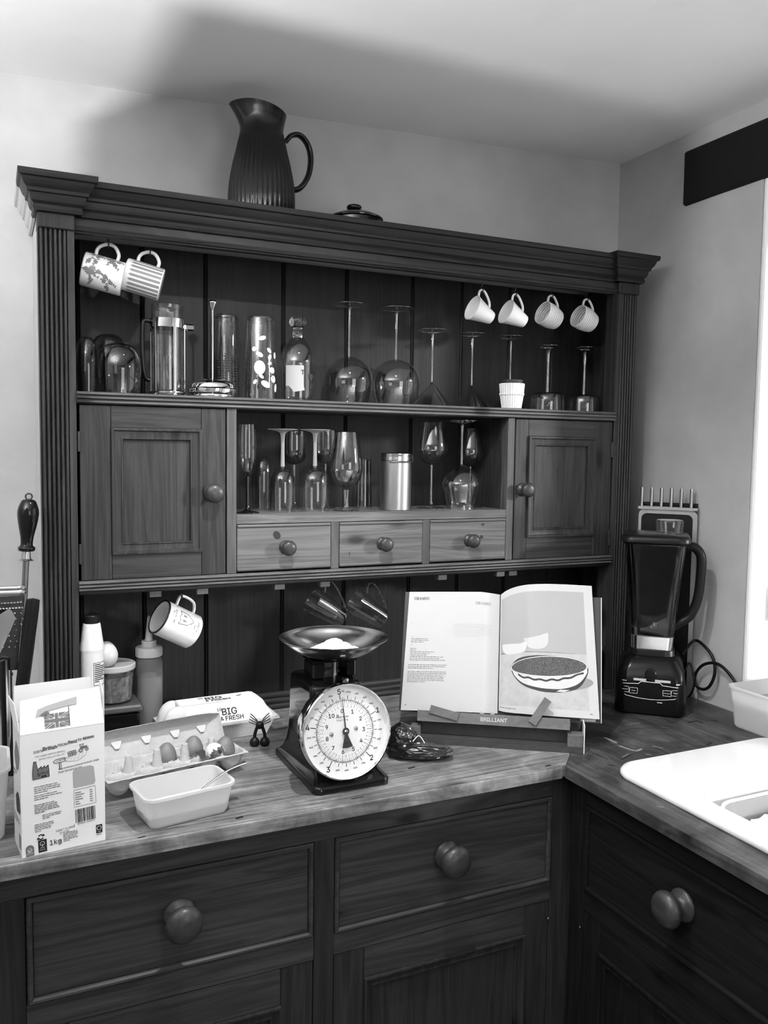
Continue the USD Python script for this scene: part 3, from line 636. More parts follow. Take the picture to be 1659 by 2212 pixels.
# crest mug below the cupboards
R0 = .0418; cm = [(.0385, 0), (R0, .004), (R0, .095)]
def onmug(mesh, x, y, a=0): return wrap(moved(xform(asmesh(mesh), rot((0, 0, 1), a)), (x, y, 0)), lambda z: R0+.0001)
TH = lambda deg: math.radians(deg)*R0
cx0 = TH(-62)                                      # side turned to the room
shield = LineString([(-.017, .018), (-.0155, .008), (-.013, -.004), (-.006, -.014), (0, -.0195), (.006, -.014), (.013, -.004), (.0155, .008), (.017, .018), (.008, .0150), (0, .0185), (-.008, .0150), (-.017, .018)]).buffer(.0006)
def hand(x, y): return unary_union([leaf(x, y, .006, .0048, 80)] + [leaf(x+dx, y+.0034, .0036, .0012, 80) for dx in (-.002, -.0007, .0007, .002)] + [sbox(x-.0018, y-.0048, x+.0018, y-.0034)])
pr = [('printed_crest', onmug(ext(shield, .0002), cx0, .047, 0), PRINT), ('printed_hands', onmug(ext(unary_union([hand(-.006, .004), hand(.006, .004)]), .0002), cx0, .047, 0), PRINTG)]
words = [onmug(ctext('THE', .0038), cx0+.003, .083, 0), onmug(ctext("MAYNARD'S", .0040), cx0-.003, .077, 0), onmug(ctext('AS', .0034), cx0+.030, .074, 0), onmug(ctext('FOUNDIT', .0042), cx0-.004, .013, 0), onmug(small_print(-.014, 0, .028, 1, .002, .0020), cx0, .021, 0)]
pr += [('printed_word', w_, PRINT) for w_ in words[:4]] + [('printed_lines', words[4], PRINTG)]
pr.append(('rim_line', lathe([(R0-.0002, .0935), (R0+.00035, .0935), (R0+.00035, .0962), (R0-.0036, .0962), (R0-.0036, .0955)], 64), PRINT))
scr = spline([(-.012, -.004), (-.009, .008), (-.006, .006), (-.007, -.006), (-.003, .007), (0, .006), (-.002, -.004), (.003, .006), (.009, .009), (.010, .004)], 5)
sm = asmesh(ext(LineString([tuple(q) for q in scr]).buffer(.0012), .0002)); sv, sf = trimesh.remesh.subdivide_to_size(sm.vertices, sm.faces, .004, max_iter=20)
ri = R0-.0034; ai = sv[:, 0]/ri+math.radians(168); pr.append(('printed_scribble', trimesh.Trimesh(np.stack([(ri-sv[:, 2])*np.cos(ai), (ri-sv[:, 2])*np.sin(ai), .072+sv[:, 1]], 1), sf[:, ::-1], process=False), PRINT))
mug('mug', 'white school crest mug hanging alone on a hook under the left cupboard', 'mug', (381, 1349), .07, 153, 26, cm, CER, [(.040, .022), (.050, .024), (.062, .032), (.0665, .046), (.0665, .062), (.063, .071), (.052, .0715), (.040, .070)], ZMB-.0102, prints=pr, hr=(.0036, .0052))
# two clear glass mugs behind the scale pan
gp = [tuple(q) for q in spline([(.024, 0), (.029, .004), (.0305, .018), (.0330, .048), (.0365, .084), (.0380, .098)], 3)]
HG = [(.030, .010), (.042, .024), (.060, .054), (.068, .074), (.066, .084), (.055, .088), (.037, .080)]
for px, lb in (((707, 1318), 'clear glass mug hanging left behind the scale pan'), ((797, 1320), 'clear glass mug hanging right behind the scale pan')):
    mug('glass_mug', lb, 'mug', px, .10, 150, 24, gp, GTB, HG, ZMB-.0102, thick=.002, hr=(.0022, .0050), hmat=GSTEM)

# ------------------------------------------------------------------ glasses
BOWL = {'balloon': [(0, .05), (.03, .30), (.10, .58), (.24, .86), (.42, .985), (.56, 1), (.75, .95), (.90, .87), (1, .82)], 'vee': [(0, .03), (.06, .10), (.14, .17), (1, 1)],
        'cup': [(0, .05), (.03, .42), (.10, .72), (.25, .92), (.5, 1), (.8, .99), (1, .96)], 'flute': [(0, .06), (.04, .40), (.12, .72), (.3, .95), (.5, 1), (.8, .97), (1, .92)],
        'tulip': [(0, .05), (.04, .42), (.12, .72), (.28, .95), (.42, 1), (.7, .88), (1, .72)], 'short': [(0, .45), (.08, .85), (.25, .97), (.7, 1), (1, 1)], 'pear': [(0, .05), (.05, .35), (.18, .75), (.36, .97), (.48, 1), (.7, .84), (.88, .72), (1, .74)]}
def goblet(name, label, u, v_top, y, z0, inv, foot_w, bowl_w, bowl_px, shape, stem_w=6, cat='wine glass', mat=None, smat=None, group=None, foot_px=4):
    """sizes in the photograph's pixels at the glass's own depth"""
    top = at(u, v_top, y=y); k = mpp((top[0], y, (top[2]+z0)/2)); Hh = top[2]-z0; cx = at(u, (v_top+900)/2, y=y)[0] if False else top[0]
    fr, br, sr, bh, fh = foot_w*k/2, bowl_w*k/2, stem_w*k/2, bowl_px*k, foot_px*k
    t = Thing(name, label, cat, (cx, y, z0), group); fl_ = (lambda z: Hh-z) if inv else (lambda z: z)
    sh = Hh-bh
    fs = spline([(sr*1.0, sh), (sr*.9, sh*.75), (sr*.85, sh*.45), (sr*1.1, sh*.16), (sr*2.1, fh*1.6), (fr*.55, fh*.9), (fr*.96, fh*.35), (fr, fh*.2)], 4)
    stem = [(0, sh+.0008)] + [tuple(q) for q in fs] + [(fr, 0), (0, 0)]
    bw_ = spline([(br*r, sh+.0006+(bh-.0006)*s) for s, r in BOWL[shape]], 4); th = .0011
    bo = [(0, sh+.0006)] + [tuple(q) for q in bw_]; bi = [(max(r-th, .0004), z+(.0014 if i == 0 else .0002)) for i, (r, z) in reversed(list(enumerate(bw_)))] + [(0, sh+.003)]
    f = lambda pr: moved(fix(lathe([(r, fl_(z)) for r, z in pr], 48)), (cx, y, z0+.0003))
    t.part('stem', f(stem), smat or GSTEM, smooth=50); t.part('bowl', f(bo+bi), mat or GT, smooth=50); return t
ZS = ZST
goblet('balloon_glass', 'large round balloon wine glass upside down on the top shelf, left of the pair', 755, 658, .13, ZS, True, 75, 106, 103, 'balloon')
goblet('balloon_glass', 'large round balloon wine glass upside down on the top shelf, right of the pair', 857, 667, .13, ZS, True, 76, 106, 101, 'balloon')
goblet('martini_glass', 'conical cocktail glass upside down beside the right balloon glass', 935, 714, .06, ZS, True, 68, 90, 52, 'vee', 5, 'cocktail glass')
goblet('martini_glass', 'conical cocktail glass upside down in the middle of the row of three', 1021, 722, .11, ZS, True, 64, 92, 50, 'vee', 5, 'cocktail glass')
goblet('martini_glass', 'conical cocktail glass upside down behind the white pleated pot', 1104, 728, .14, ZS, True, 62, 88, 50, 'vee', 5, 'cocktail glass')
goblet('cordial_glass', 'short-bowled stemmed glass upside down right of the white pleated pot', 1185, 748, .10, ZS, True, 54, 74, 42, 'short', 8, 'stemmed glass')
goblet('cordial_glass', 'short-bowled stemmed glass upside down nearest the right post', 1264, 752, .10, ZS, True, 54, 72, 40, 'short', 8, 'stemmed glass')
ZG = 1.4332
BST = plain('black_glass', .006, .05, coat=.5)
goblet('champagne_flute', 'champagne flute with a black stem and foot at the left of the drawer-top shelf', 535, 917, .06, ZG, False, 52, 40, 112, 'flute', 8, 'flute', smat=BST)
goblet('frosted_stem_glass', 'small wine glass with frosted stem upside down, nearer the black-stemmed flute', 611, 927, .07, ZG, True, 66, 58, 98, 'cup', 9, smat=GFR)
goblet('frosted_stem_glass', 'small wine glass with frosted stem upside down, nearer the tall beer glass', 681, 928, .07, ZG, True, 66, 64, 98, 'cup', 9, smat=GFR)
goblet('goblet', 'clear goblet standing upright behind the two frosted stems, left one', 636, 932, .165, ZG, False, 46, 56, 72, 'cup', 6, 'goblet')
goblet('goblet', 'clear goblet standing upright behind the two frosted stems, right one', 704, 930, .165, ZG, False, 46, 54, 72, 'cup', 6, 'goblet')
goblet('beer_glass', 'tall stemmed beer glass standing upright left of the steel canister', 749, 934, .06, ZG, False, 58, 72, 124, 'tulip', 13, 'beer glass', mat=GTB)
goblet('red_wine_glass', 'wine glass standing upright right of the steel canister', 934, 912, .10, ZG, False, 62, 70, 92, 'tulip', 6)
goblet('red_wine_glass', 'wine glass upside down in front on the right of the drawer-top shelf', 999, 909, .050, ZG, True, 74, 86, 96, 'pear', 6, mat=GTB)
goblet('red_wine_glass', 'wine glass standing upright at the back, right of the upside-down one', 1018, 926, .118, ZG, False, 54, 56, 82, 'tulip', 6)
def tumbler(name, label, u, v_top, y, z0, w_bot, w_top, mat, cat='tumbler', dome=.35, prints=(), n=48, foot=False):
    """open end down: w_bot the mouth, w_top the base now on top"""
    top = at(u, v_top, y=y); k = mpp((top[0], y, (top[2]+z0)/2)); Hh = top[2]-z0; a, b = w_bot*k/2, w_top*k/2
    if dome: pr = spline([(a*.90, 0), (a*.97, Hh*.25), (a, Hh*.5), (a*.93, Hh*.75), (a*.72, Hh*.92), (a*.40, Hh*.99), (0.0001, Hh)], 4)
    else: pr = spline([(a, 0), (a+(b-a)*.5, Hh*.5), (b, Hh*.93), (b*1.01, Hh*.96), (b*.98, Hh*.985), (b*.9, Hh)], 4)
    th = .0016; out = [tuple(q) for q in pr] + [(0, pr[-1][1])]; inn = [(0, pr[-1][1]-(.006 if not dome else .003))] + [(max(r-th, 0), min(z, Hh-(.007 if not dome else .003))) for r, z in pr[::-1]]
    m = moved(fix(lathe(out+inn+[out[0]], n)), (top[0], y, z0+.0003))
    if not prints: return solo(name, m, mat, label, cat, smooth=50)
    t = Thing(name, label, cat, (top[0], y, z0)); t.part('glass', m, mat, smooth=50)
    rad_ = lambda z: float(np.interp(z, pr[:, 1], pr[:, 0]))
    for nm, poly, pm in prints: t.part(nm, moved(wrap(ext(poly, .00025), lambda z: rad_(z)+.0001), (top[0], y, z0)), pm, smooth=False)
    return t
tumbler('tumbler', 'rounded stemless tumbler upside down on the top shelf, half behind the left post', 187, 728, .07, ZS, 48, 40, GTD)
tumbler('tumbler', 'rounded stemless tumbler upside down on the top shelf, in front beside the coffee press', 257, 742, .06, ZS, 92, 70, GTD)
tumbler('tumbler', 'rounded stemless tumbler upside down at the back between the front two', 234, 722, .15, ZS, 80, 60, GTD)
tumbler('dark_tumbler', 'small rounded glass upside down at the back beside the black-stemmed flute', 566, 985, .14, ZG, 50, 40, GT, 'glass')
tumbler('back_tumbler', 'straight glass upside down at the back behind the tall beer glass', 786, 990, .16, ZG, 40, 36, GT, 'glass', dome=0)
# printed tall glasses
r3 = np.random.default_rng(11); GH = .125; grid = []
for i in range(-8, 9):
    for j in range(16): grid.append(affinity.rotate(sbox(i*.0095-.0036, .010+j*.0062, i*.0095+.0036, .0142+j*.0062), r3.uniform(-25, 25)))
tumbler('tall_glass', 'tall glass with a dense dark print upside down behind the plunger', 489, 680, .165, ZS, 56, 50, GTB, 'glass', dome=0, prints=[('printed_pattern', unary_union(grid), PRINT)])
lv, dk = [], []
front = -PI/2*.034
for x, y, l, w, a in ((-.003, .120, .017, .009, 20), (.010, .098, .013, .008, 130), (.010, .086, .013, .008, 60), (-.012, .090, .016, .010, 150), (.009, .074, .011, .006, 20), (-.014, .066, .030, .024, 80), (-.012, .050, .012, .007, -40), (.014, .062, .013, .014, 90), (.016, .046, .015, .014, 90), (-.004, .036, .021, .013, -30), (.022, .030, .018, .008, 75), (-.022, .100, .012, .010, 30), (.026, .090, .014, .009, 80), (-.026, .040, .012, .007, 50)):
    lv.append(affinity.translate(leaf(x*1.15-.006, y*1.30-.010, l*1.15, w*1.15, a), front, 0))
for i in range(4): dk.append(affinity.translate(LineString([(-.026, .062+i*.0035), (-.016, .066+i*.0035), (-.006, .064+i*.0035)]).buffer(.0004), front, .004))
for x, y in ((-.006, .058), (.006, .080), (.004, .056), (.012, .052)): dk.append(affinity.translate(leaf(x, y, .007, .005, 30), front, 0))
tumbler('leaf_glass', 'tall glass printed with pale leaves and apples upside down on the top shelf', 563, 684, .09, ZS, 76, 60, GTB, 'glass', dome=0, prints=[('printed_leaves', unary_union(lv), plain('leaf_print', .55, .5)), ('printed_twigs', unary_union(dk), PRINT)])
# stoppered decanter with a label
top = at(643, 686, y=.09); k = mpp((top[0], .09, 1.8)); Hh = top[2]-ZS; dx = top[0]
t = Thing('decanter', 'clear glass decanter with a ball stopper and pale label on the top shelf', 'decanter', (dx, .09, ZS))
hb = Hh*.80
dp = spline([(.033, 0), (.040, .004), (.0415, .03), (.0425, hb*.50), (.0415, hb*.64), (.034, hb*.80), (.020, hb*.92), (.0145, hb*.97), (.0150, hb), (.018, hb+.003)], 4)
out = [(0, 0)] + [tuple(q) for q in dp]; inn = [(r-.002, max(z, .006)) for r, z in dp[::-1]] + [(0, .006)]
t.part('bottle', moved(lathe(out+inn, 48), (dx, .09, ZS+.0003)), GTB, smooth=50)
t.part('stopper', moved(lathe(spline([(0.0001, hb-.012), (.010, hb-.010), (.0125, hb+.004), (.010, hb+.009), (.0115, hb+.014), (.019, hb+.022), (.0215, hb+.031), (.018, hb+.040), (.009, Hh-.001), (.0001, Hh)], 4), 40), (dx, .09, ZS+.0008)), GS, smooth=60)
fa = lambda deg: math.radians(deg)*.0425
lab = unary_union([sbox(fa(-150), hb*.22, fa(-88), hb*.52), Polygon([(fa(-120), hb*.13), (fa(-85), hb*.16), (fa(-88), hb*.23), (fa(-140), hb*.23)])])
lb = t.part('label', moved(wrap(ext(lab, .0003), lambda z: .0428), (dx, .09, ZS)), plain('old_label', .36, .7), smooth=False)
tw_ = [wrap(moved(xform(ctext('T', .011, bold=True), rot((0, 0, 1), 0)), (fa(-93), hb*.42, 0)), lambda z: .0432), wrap(moved(ext(unary_union([sbox(-.006, -.006, .006, .004), leaf(0, -.009, .010, .008, 0)]), .0003), (fa(-58), hb*.38, 0)), lambda z: .0429)]
t.part('label_print', moved(trimesh.util.concatenate(tw_), (dx, .09, ZS)), PRINT, smooth=False, parent=lb)
# cafetiere: beaker in its steel frame, plunger standing beside it
b0 = at(361, 661, y=.09); k = mpp((b0[0], .09, 1.8)); Hh = b0[2]-ZS; bx = b0[0]; rB = 34*k; ring_z = at(361, 700, y=.09)[2]-ZS
t = Thing('coffee_press', 'glass coffee press beaker in a steel frame with black handle, without its plunger', 'coffee press', (bx, .09, ZS))
o = [(rB*.9, .012), (rB, .016), (rB, Hh*.96), (rB*1.04, Hh)]; t.part('beaker', moved(fix(lathe([(0, .012)] + o + [(r-.002, max(z, .015)) for r, z in o[::-1]] + [(0, .015)], 48)), (bx, .09, ZS)), GTB, smooth=50)
t.part('frame_ring', moved(lathe([(rB+.0006, ring_z-.010), (rB+.003, ring_z-.010), (rB+.003, ring_z+.010), (rB+.0006, ring_z+.010)], 48, closed=True), (bx, .09, ZS)), CHROME)
t.part('frame_base', moved(lathe([(rB*.75, .004), (rB+.002, .004), (rB+.004, .008), (rB+.004, .011), (rB*.75, .011)], 48, closed=True), (bx, .09, ZS)), CHROME)
for a in (-75, -15, 60, 150, 215):
    c, s = math.cos(math.radians(a)), math.sin(math.radians(a)); q = [((rB+.0025)*c, (rB+.0025)*s, z) for z in np.linspace(.007, ring_z, 4)] 
    foot_ = [((rB+.009)*c, (rB+.009)*s, .0015), ((rB+.004)*c, (rB+.004)*s, .004)]
    t.part('frame_strut', moved(tube(foot_+q, .0016, 8, ry=.0034, up=(c, s, 0)), (bx, .09, ZS)), CHROME)
hx = -(rB+.003); t.part('handle', moved(tube(spline([(hx, .0, ring_z+.004), (hx-.012, 0, ring_z+.004), (hx-.0165, 0, ring_z-.012), (hx-.0165, 0, ring_z*.45), (hx-.010, 0, ring_z*.25), (hx, 0, ring_z*.22)], 5), .0055, 12, ry=.008, up=(1, 0, 0)), (bx, .09, ZS)), BLACKP, smooth=60)
t.part('spout_clip', moved(cbox(rB+.003, rB+.026, -.005, .005, ring_z-.012, ring_z+.003, .003), (bx, .09, ZS)), CHROME)
q0 = at(459, 648, y=.07); k = mpp((q0[0], .07, 1.8)); Hh = q0[2]-ZS; qx = q0[0]
t = Thing('press_plunger', 'steel plunger and domed lid of the coffee press standing on the top shelf', 'plunger', (qx, .07, ZS)); rL = 51*k
t.part('filter_disc', moved(lathe([(0, .0005), (rL*.86, .0005), (rL*.88, .004), (rL*.86, .008), (0, .008)], 48), (qx, .07, ZS)), STEEL)
t.part('lid', moved(lathe([(0, .010), (rL*.98, .010), (rL, .014), (rL, .020), (rL*.94, .023), (rL*.92, .031), (rL*.80, .038), (rL*.45, .0435), (0, .045)], 48), (qx, .07, ZS)), CHROME, smooth=40)
t.part('rod', moved(lathe([(0, .003), (.0022, .003), (.0022, Hh-.008), (0, Hh-.008)], 12), (qx, .07, ZS)), CHROME)
t.part('knob', moved(lathe(spline([(.0022, Hh-.024), (.004, Hh-.020), (.0105, Hh-.008), (.0105, Hh-.004), (.006, Hh), (.0001, Hh+.0004)], 3), 24), (qx, .07, ZS)), CHROME, smooth=50)
# white pleated pot
w0 = at(1106, 829, y=.035); Hh = w0[2]-ZS; k = mpp(w0)
pr = [(20*k, .0004), (21*k, .001), (25*k, Hh*.52), (26.5*k, Hh*.55), (26.5*k, Hh*.60), (25.5*k, Hh*.62), (27*k, Hh*.98), (26.5*k, Hh)]
def pleat(pr, n=120):
    mm = lathe([(0, pr[0][1])]+pr+[(r-.0022, max(z, .004)) for r, z in pr[::-1]]+[(0, .004)], n); v = mm.vertices; r = np.hypot(v[:, 0], v[:, 1]); a = np.arctan2(v[:, 1], v[:, 0]); s = 1+np.where(r > .01, .022*np.sign(np.sin(a*30)), 0); v[:, 0] *= s; v[:, 1] *= s; mm.vertices = v; return mm
t = Thing('pleated_pot', 'small stacked white pleated pot on the top shelf edge in front of a cocktail glass', 'pot', (w0[0], .035, ZS))
t.part('pot', moved(pleat(pr), (w0[0], .035, ZS)), CERM, smooth=20)
t.part('dark_liner', moved(lathe([(22*k, Hh*.9), (23.5*k, Hh+.0095), (22.5*k, Hh+.0095), (21*k, Hh*.9)], 48, closed=True), (w0[0], .035, ZS)), plain('liner', .03, .6))
# clip-top steel canister
c0 = at(856, 978, y=.06); k = mpp(c0); Hh = c0[2]-ZG; rC = 33.5*k
t = Thing('canister', 'brushed steel storage canister with a wire clip lid on the drawer-top shelf', 'canister', (c0[0], .06, ZG))
t.part('body', moved(lathe([(0, .0004), (rC*.97, .0004), (rC, .003), (rC, Hh-.024), (rC*.98, Hh-.022), (0, Hh-.022)], 64), (c0[0], .06, ZG)), STEELB, smooth=40)
t.part('lid', moved(lathe([(rC*.9, Hh-.0205), (rC*1.01, Hh-.0205), (rC*1.01, Hh-.012), (rC*.99, Hh-.010), (rC*1.02, Hh-.006), (rC*1.02, Hh-.002), (rC*.9, Hh), (0, Hh)], 64), (c0[0], .06, ZG)), STEEL, smooth=40)
cl = lambda a, z, e=.0025: ((rC+e)*math.cos(math.radians(a)), (rC+e)*math.sin(math.radians(a)), z)
t.part('wire_clip', moved(tube([cl(a, Hh-.024) for a in np.linspace(-140, -30, 20)] + [cl(a, Hh-.007) for a in np.linspace(-30, -60, 6)], .0013, 6), (c0[0], .06, ZG)), HOOK)
t.part('lid_gasket', moved(lathe([(rC*.9, Hh-.0218), (rC*.995, Hh-.0218), (rC*.995, Hh-.0206), (rC*.9, Hh-.0206)], 48, closed=True), (c0[0], .06, ZG)), HOOK)

# ------------------------------------------------------------------ the sugar box
A, B_ = at(47.7, 1855, z=ZW), at(227.8, 1814.5, z=ZW)
ex = (B_-A)/np.linalg.norm(B_-A); eb = np.array([-ex[1], ex[0], 0.0]); SW, SH, SD = np.linalg.norm(B_-A), .209, .078
def sb(x, y, z): return A + x*ex + y*eb + np.array([0, 0, z+.0004])           # x across the face, y back, z up
t = Thing('sugar_box', 'open white card box of sugar with printed back standing at the left worktop edge', 'box', tuple(A+ex*SW/2+eb*SD/2))
th = .0012
def card(name, pts, mat=None, parent=None, out=None, label=None):
    """a card panel: four corners, thickened inwards"""
    P = np.array(pts); n = np.cross(P[1]-P[0], P[2]-P[1]); n = n/np.linalg.norm(n)*th
    return t.part(name, hull(np.vstack([P, P+n])), mat or CARD, smooth=False, parent=parent, label=label)
SIDEC = plain('card_side', .62, .55, spec=.3)
front_ = card('front_panel', [sb(0, 0, 0), sb(0, 0, SH), sb(SW, 0, SH), sb(SW, 0, 0)])
left_ = card('side_panel', [sb(0, SD, 0), sb(0, SD, SH+.002), sb(0, .0004, SH), sb(0, .0004, 0)], SIDEC)
card('side_panel', [sb(SW, .0004, 0), sb(SW, .0004, SH), sb(SW, SD, SH), sb(SW, SD, 0)])
card('back_panel', [sb(th, SD-.0001, 0), sb(SW-th, SD-.0001, 0), sb(SW-th, SD-.0001, SH), sb(th, SD-.0001, SH)])
card('base_panel', [sb(th, th, 0), sb(th, SD-th, 0), sb(SW-th, SD-th, 0), sb(SW-th, th, 0)])
fo_ = (.020, .059)                                                            # front flap leans in over the mouth
card('front_flap', [sb(.0, -.0002, SH+.0006), sb(.004, fo_[0], SH+fo_[1]-.006), sb(SW*.5, fo_[0]+.001, SH+fo_[1]), sb(SW-.003, fo_[0], SH+fo_[1]), sb(SW, -.0002, SH+.0006)])
card('back_flap', [sb(.001, SD, SH+.0006), sb(SW-.001, SD, SH+.0006), sb(SW-.004, SD+.006, SH+.063), sb(.004, SD+.006, SH+.063)], CARDI)
card('side_flap', [sb(.0, SD-.004, SH+.001), sb(-.008, SD-.010, SH+.052), sb(-.006, .016, SH+.050), sb(.0, .004, SH+.001)], CARD)
card('side_flap', [sb(SW, .006, SH+.001), sb(SW+.004, .022, SH+.046), sb(SW+.006, SD-.030, SH+.064), sb(SW, SD-.004, SH+.001)], CARDI)
bagv = trimesh.creation.icosphere(4, 1.0); bv = bagv.vertices*[SW*.44, SD*.40, .045]; bv = bv*(1+.25*(meshkit.fbm(bagv.vertices*4, 3, 9)[:, None]-.5))
bv = np.array([A+ex*(SW*.5+q[0])+eb*(SD*.5+q[1])+[0, 0, SH+.005+q[2]] for q in bv])
t.part('inner_bag', trimesh.Trimesh(bv, bagv.faces, process=False), plain('bag_paper', .85, .7, bump=.6, bscale=90.0), smooth=True)
def sface(mesh, x, z, a=0.0): return basis(moved(xform(asmesh(mesh), rot((0, 0, 1), a)), (x, z, 0)), sb(0, -.0001, 0), ex, (0, 0, 1), -eb)
def PR(nm, ms, m_):
    for q in ms: t.part(nm, sface(*q), m_, smooth=False, parent=front_)
W0 = SW/.1365                                                                 # the face is laid out 136.5 mm wide
L = lambda x: x*W0
for s_, x, z, h in (('100%', .0199, .1845, .0040), ('British', .0347, .1865, .0058), ('FROM', .0588, .1895, .0042), ('field', .0757, .1915, .0052), ('to', .0920, .1940, .0050), ('spoon', .0998, .1950, .0048)):
    PR('printed_word', [(text(s_, h, bold=s_ in ('British', 'field', 'spoon')), L(x), z-.010+.0012, 2)], PRINT)
PR('printed_lines', [(text('Our sugar beet is always', .0030), L(.023), .1685, 3), (text('grown here in the UK', .0030), L(.029), .1630, 3)], PRINTL)
PR('printed_lines', [(text('Real freshness ensured at every stage', .0027), L(.060), .1400, 5), (text('from farmers to you', .0030), L(.060), .1345, 5)], PRINTG)
fac = unary_union([sbox(0, 0, .026, .012), Polygon([(0, .012), (.003, .030), (.0065, .030), (.009, .012)]), Polygon([(.009, .012), (.009, .016), (.0145, .020), (.0145, .016), (.020, .020), (.020, .016), (.0255, .020), (.026, .012)])])
fac = fac.difference(unary_union([sbox(.0085+i*.006, .0075, .012+i*.006, .0092) for i in range(3)] + [sbox(.0085, .0045, .0115, .0058)]))
PR('printed_factory', [(ext(fac, .0003), L(.019), .131, 3)], PRINTG)
PR('printed_door', [(ext(unary_union([sbox(.0135, 0, .0168, .0042), sbox(.0178, 0, .0212, .0042)]), .0005), L(.019), .131, 3), (ext(fac.boundary.buffer(.0004), .0005), L(.019), .131, 3)], PRINT)
sg = unary_union([Polygon([(0, .003), (.004, .0065), (.019, .0065), (.019, 0), (.004, 0)]).boundary.buffer(.00035), sbox(.0085, -.012, .0097, -.0005), sbox(.0115, -.012, .0122, -.0005)])
PR('printed_signpost', [(ext(sg, .0003), L(.052), .152, 6), (text('TO FACTORY', .0020), L(.056), .1545, 9)], PRINT)
trc = unary_union([Point(.006, .0035).buffer(.0036).difference(Point(.006, .0035).buffer(.0018)), Point(.0165, .0030).buffer(.0028).difference(Point(.0165, .003).buffer(.0012)), sbox(.006, .0055, .0175, .0095), sbox(.0055, .0095, .0125, .0105), sbox(.0058, .0105, .0066, .0135), sbox(.0112, .0105, .0120, .0135), sbox(.0050, .0130, .0128, .0142)])
PR('printed_tractor', [(ext(trc, .0003), L(.091), .1635, 8)], PRINTG)
def jack(w, h):
    f = sbox(0, 0, w, h); c = w/2, h/2; dia = unary_union([LineString([(0, 0), (w, h)]).buffer(h*.10), LineString([(0, h), (w, 0)]).buffer(h*.10)]); cr = unary_union([sbox(c[0]-h*.17, 0, c[0]+h*.17, h), sbox(0, c[1]-h*.17, w, c[1]+h*.17)]); red = unary_union([sbox(c[0]-h*.10, 0, c[0]+h*.10, h), sbox(0, c[1]-h*.10, w, c[1]+h*.10)])
    thin = unary_union([LineString([(0, 0), (w, h)]).buffer(h*.035), LineString([(0, h), (w, 0)]).buffer(h*.035)]).difference(cr)
    return unary_union([f.difference(unary_union([dia, cr])), red, thin.intersection(f)]).intersection(f)
PR('printed_trailer', [(ext(jack(.014, .009), .0003), L(.076), .160, 8)], PRINTG)
field = unary_union([Polygon([(0, .006), (.006, 0), (.022, -.003), (.036, .004), (.042, .018), (.016, .010)]).boundary.buffer(.0003)] + [LineString([(.012+i*.006, .009+i*.0022), (.004+i*.006, .001-.0006*i)]).buffer(.00025) for i in range(5)])
PR('printed_field', [(ext(field, .0003), L(.069), .152, 5)], PRINTL)
PR('printed_lines', [(small_print(0, 0, .046, 4, .0034, .0012, seed=1), L(.0205), .117, 2), (small_print(0, 0, .045, 3, .0034, .0012, seed=2), L(.0205), .102, 2), (small_print(0, 0, .044, 6, .0028, .0013, seed=3), L(.0205), .086, 2), (small_print(0, 0, .032, 3, .0030, .0012, seed=4), L(.033), .0665, 2), (small_print(0, 0, .034, 5, .0030, .0012, seed=5), L(.0205), .052, 2), (small_print(0, 0, .030, 6, .0028, .0011, seed=6), L(.066), .0275, 2)], PRINTG)
PR('printed_patch', [(ext(Polygon([(0, .002), (.003, 0), (.034, -.001), (.037, .003), (.036, .030), (.030, .0335), (.004, .033), (.001, .028)]), .0003), L(.0835), .104, 3)], PRINTL)
tab = unary_union([sbox(0, 0, .036, .030).boundary.buffer(.0002)] + [sbox(.002, .004+i*.0040, .002+w_, .0052+i*.0040) for i, w_ in enumerate((.008, .006, .013, .011, .015, .010))] + [sbox(.026, .004+i*.0040, .031, .0052+i*.0040) for i in range(6)])
PR('printed_table', [(ext(tab, .0003), L(.0850), .0700, 2)], PRINTG)
r4 = np.random.default_rng(5); bars, x = [], 0.0
while x < .0325:
    w_ = r4.choice([.0004, .0004, .0008, .0013]); bars.append(sbox(x, 0, x+w_, .0235)); x += w_+r4.choice([.0005, .0005, .0010])
PR('barcode', [(ext(unary_union(bars), .0003), L(.087), .0415, 2)], PRINT)
PR('barcode_digits', [(text('5', .0026), L(.083), .0375, 2), (text('010067', .0026), L(.0895), .0382, 2), (text('345074', .0026), L(.105), .0388, 2)], PRINTG)
PR('printed_word', [(text('1kg', .0085), L(.0430), .0120, 2)], PRINT)
PR('printed_word', [(text('e', .0034), L(.0590), .0150, 2)], PRINT)
arw = Point(0, 0).buffer(.0048).difference(Point(0, 0).buffer(.0030)).difference(unary_union([Polygon([(0, 0), (.008, .001), (.008, -.004)]), Polygon([(0, 0), (-.008, -.001), (-.008, .004)])]))
arw = unary_union([arw, Polygon([(.0018, .0012), (.0065, .0014), (.0042, .0050)]), Polygon([(-.0018, -.0012), (-.0065, -.0014), (-.0042, -.0050)])])
PR('recycling_mark', [(ext(arw, .0003), L(.0300), .0300, 0)], PRINT)
blk = sbox(0, 0, .0135, .0215).difference(unary_union([Point(.0065, .0150).buffer(.0040).difference(Point(.0065, .0150).buffer(.0030)), sbox(.0060, .0095, .0070, .0150), sbox(.003, .0075, .010, .0085), sbox(.002, .0050, .011, .0056), sbox(.002, .0032, .011, .0038)]))
PR('tree_mark', [(ext(blk, .0003), L(.0262), .0032, 2)], PRINT)
loop = sbox(0, 0, .0105, .0150).difference(unary_union([Point(.0052, .0090).buffer(.0042).difference(Point(.0052, .009).buffer(.0030)), sbox(.003, .0018, .0075, .0030)]))
PR('recycle_mark', [(ext(loop, .0003), L(.1210), .0150, 2)], PRINT)
PR('printed_lines', [(small_print(0, 0, .010, 2, .0026, .0011, seed=8), L(.1215), .0120, 2)], PRINTG)
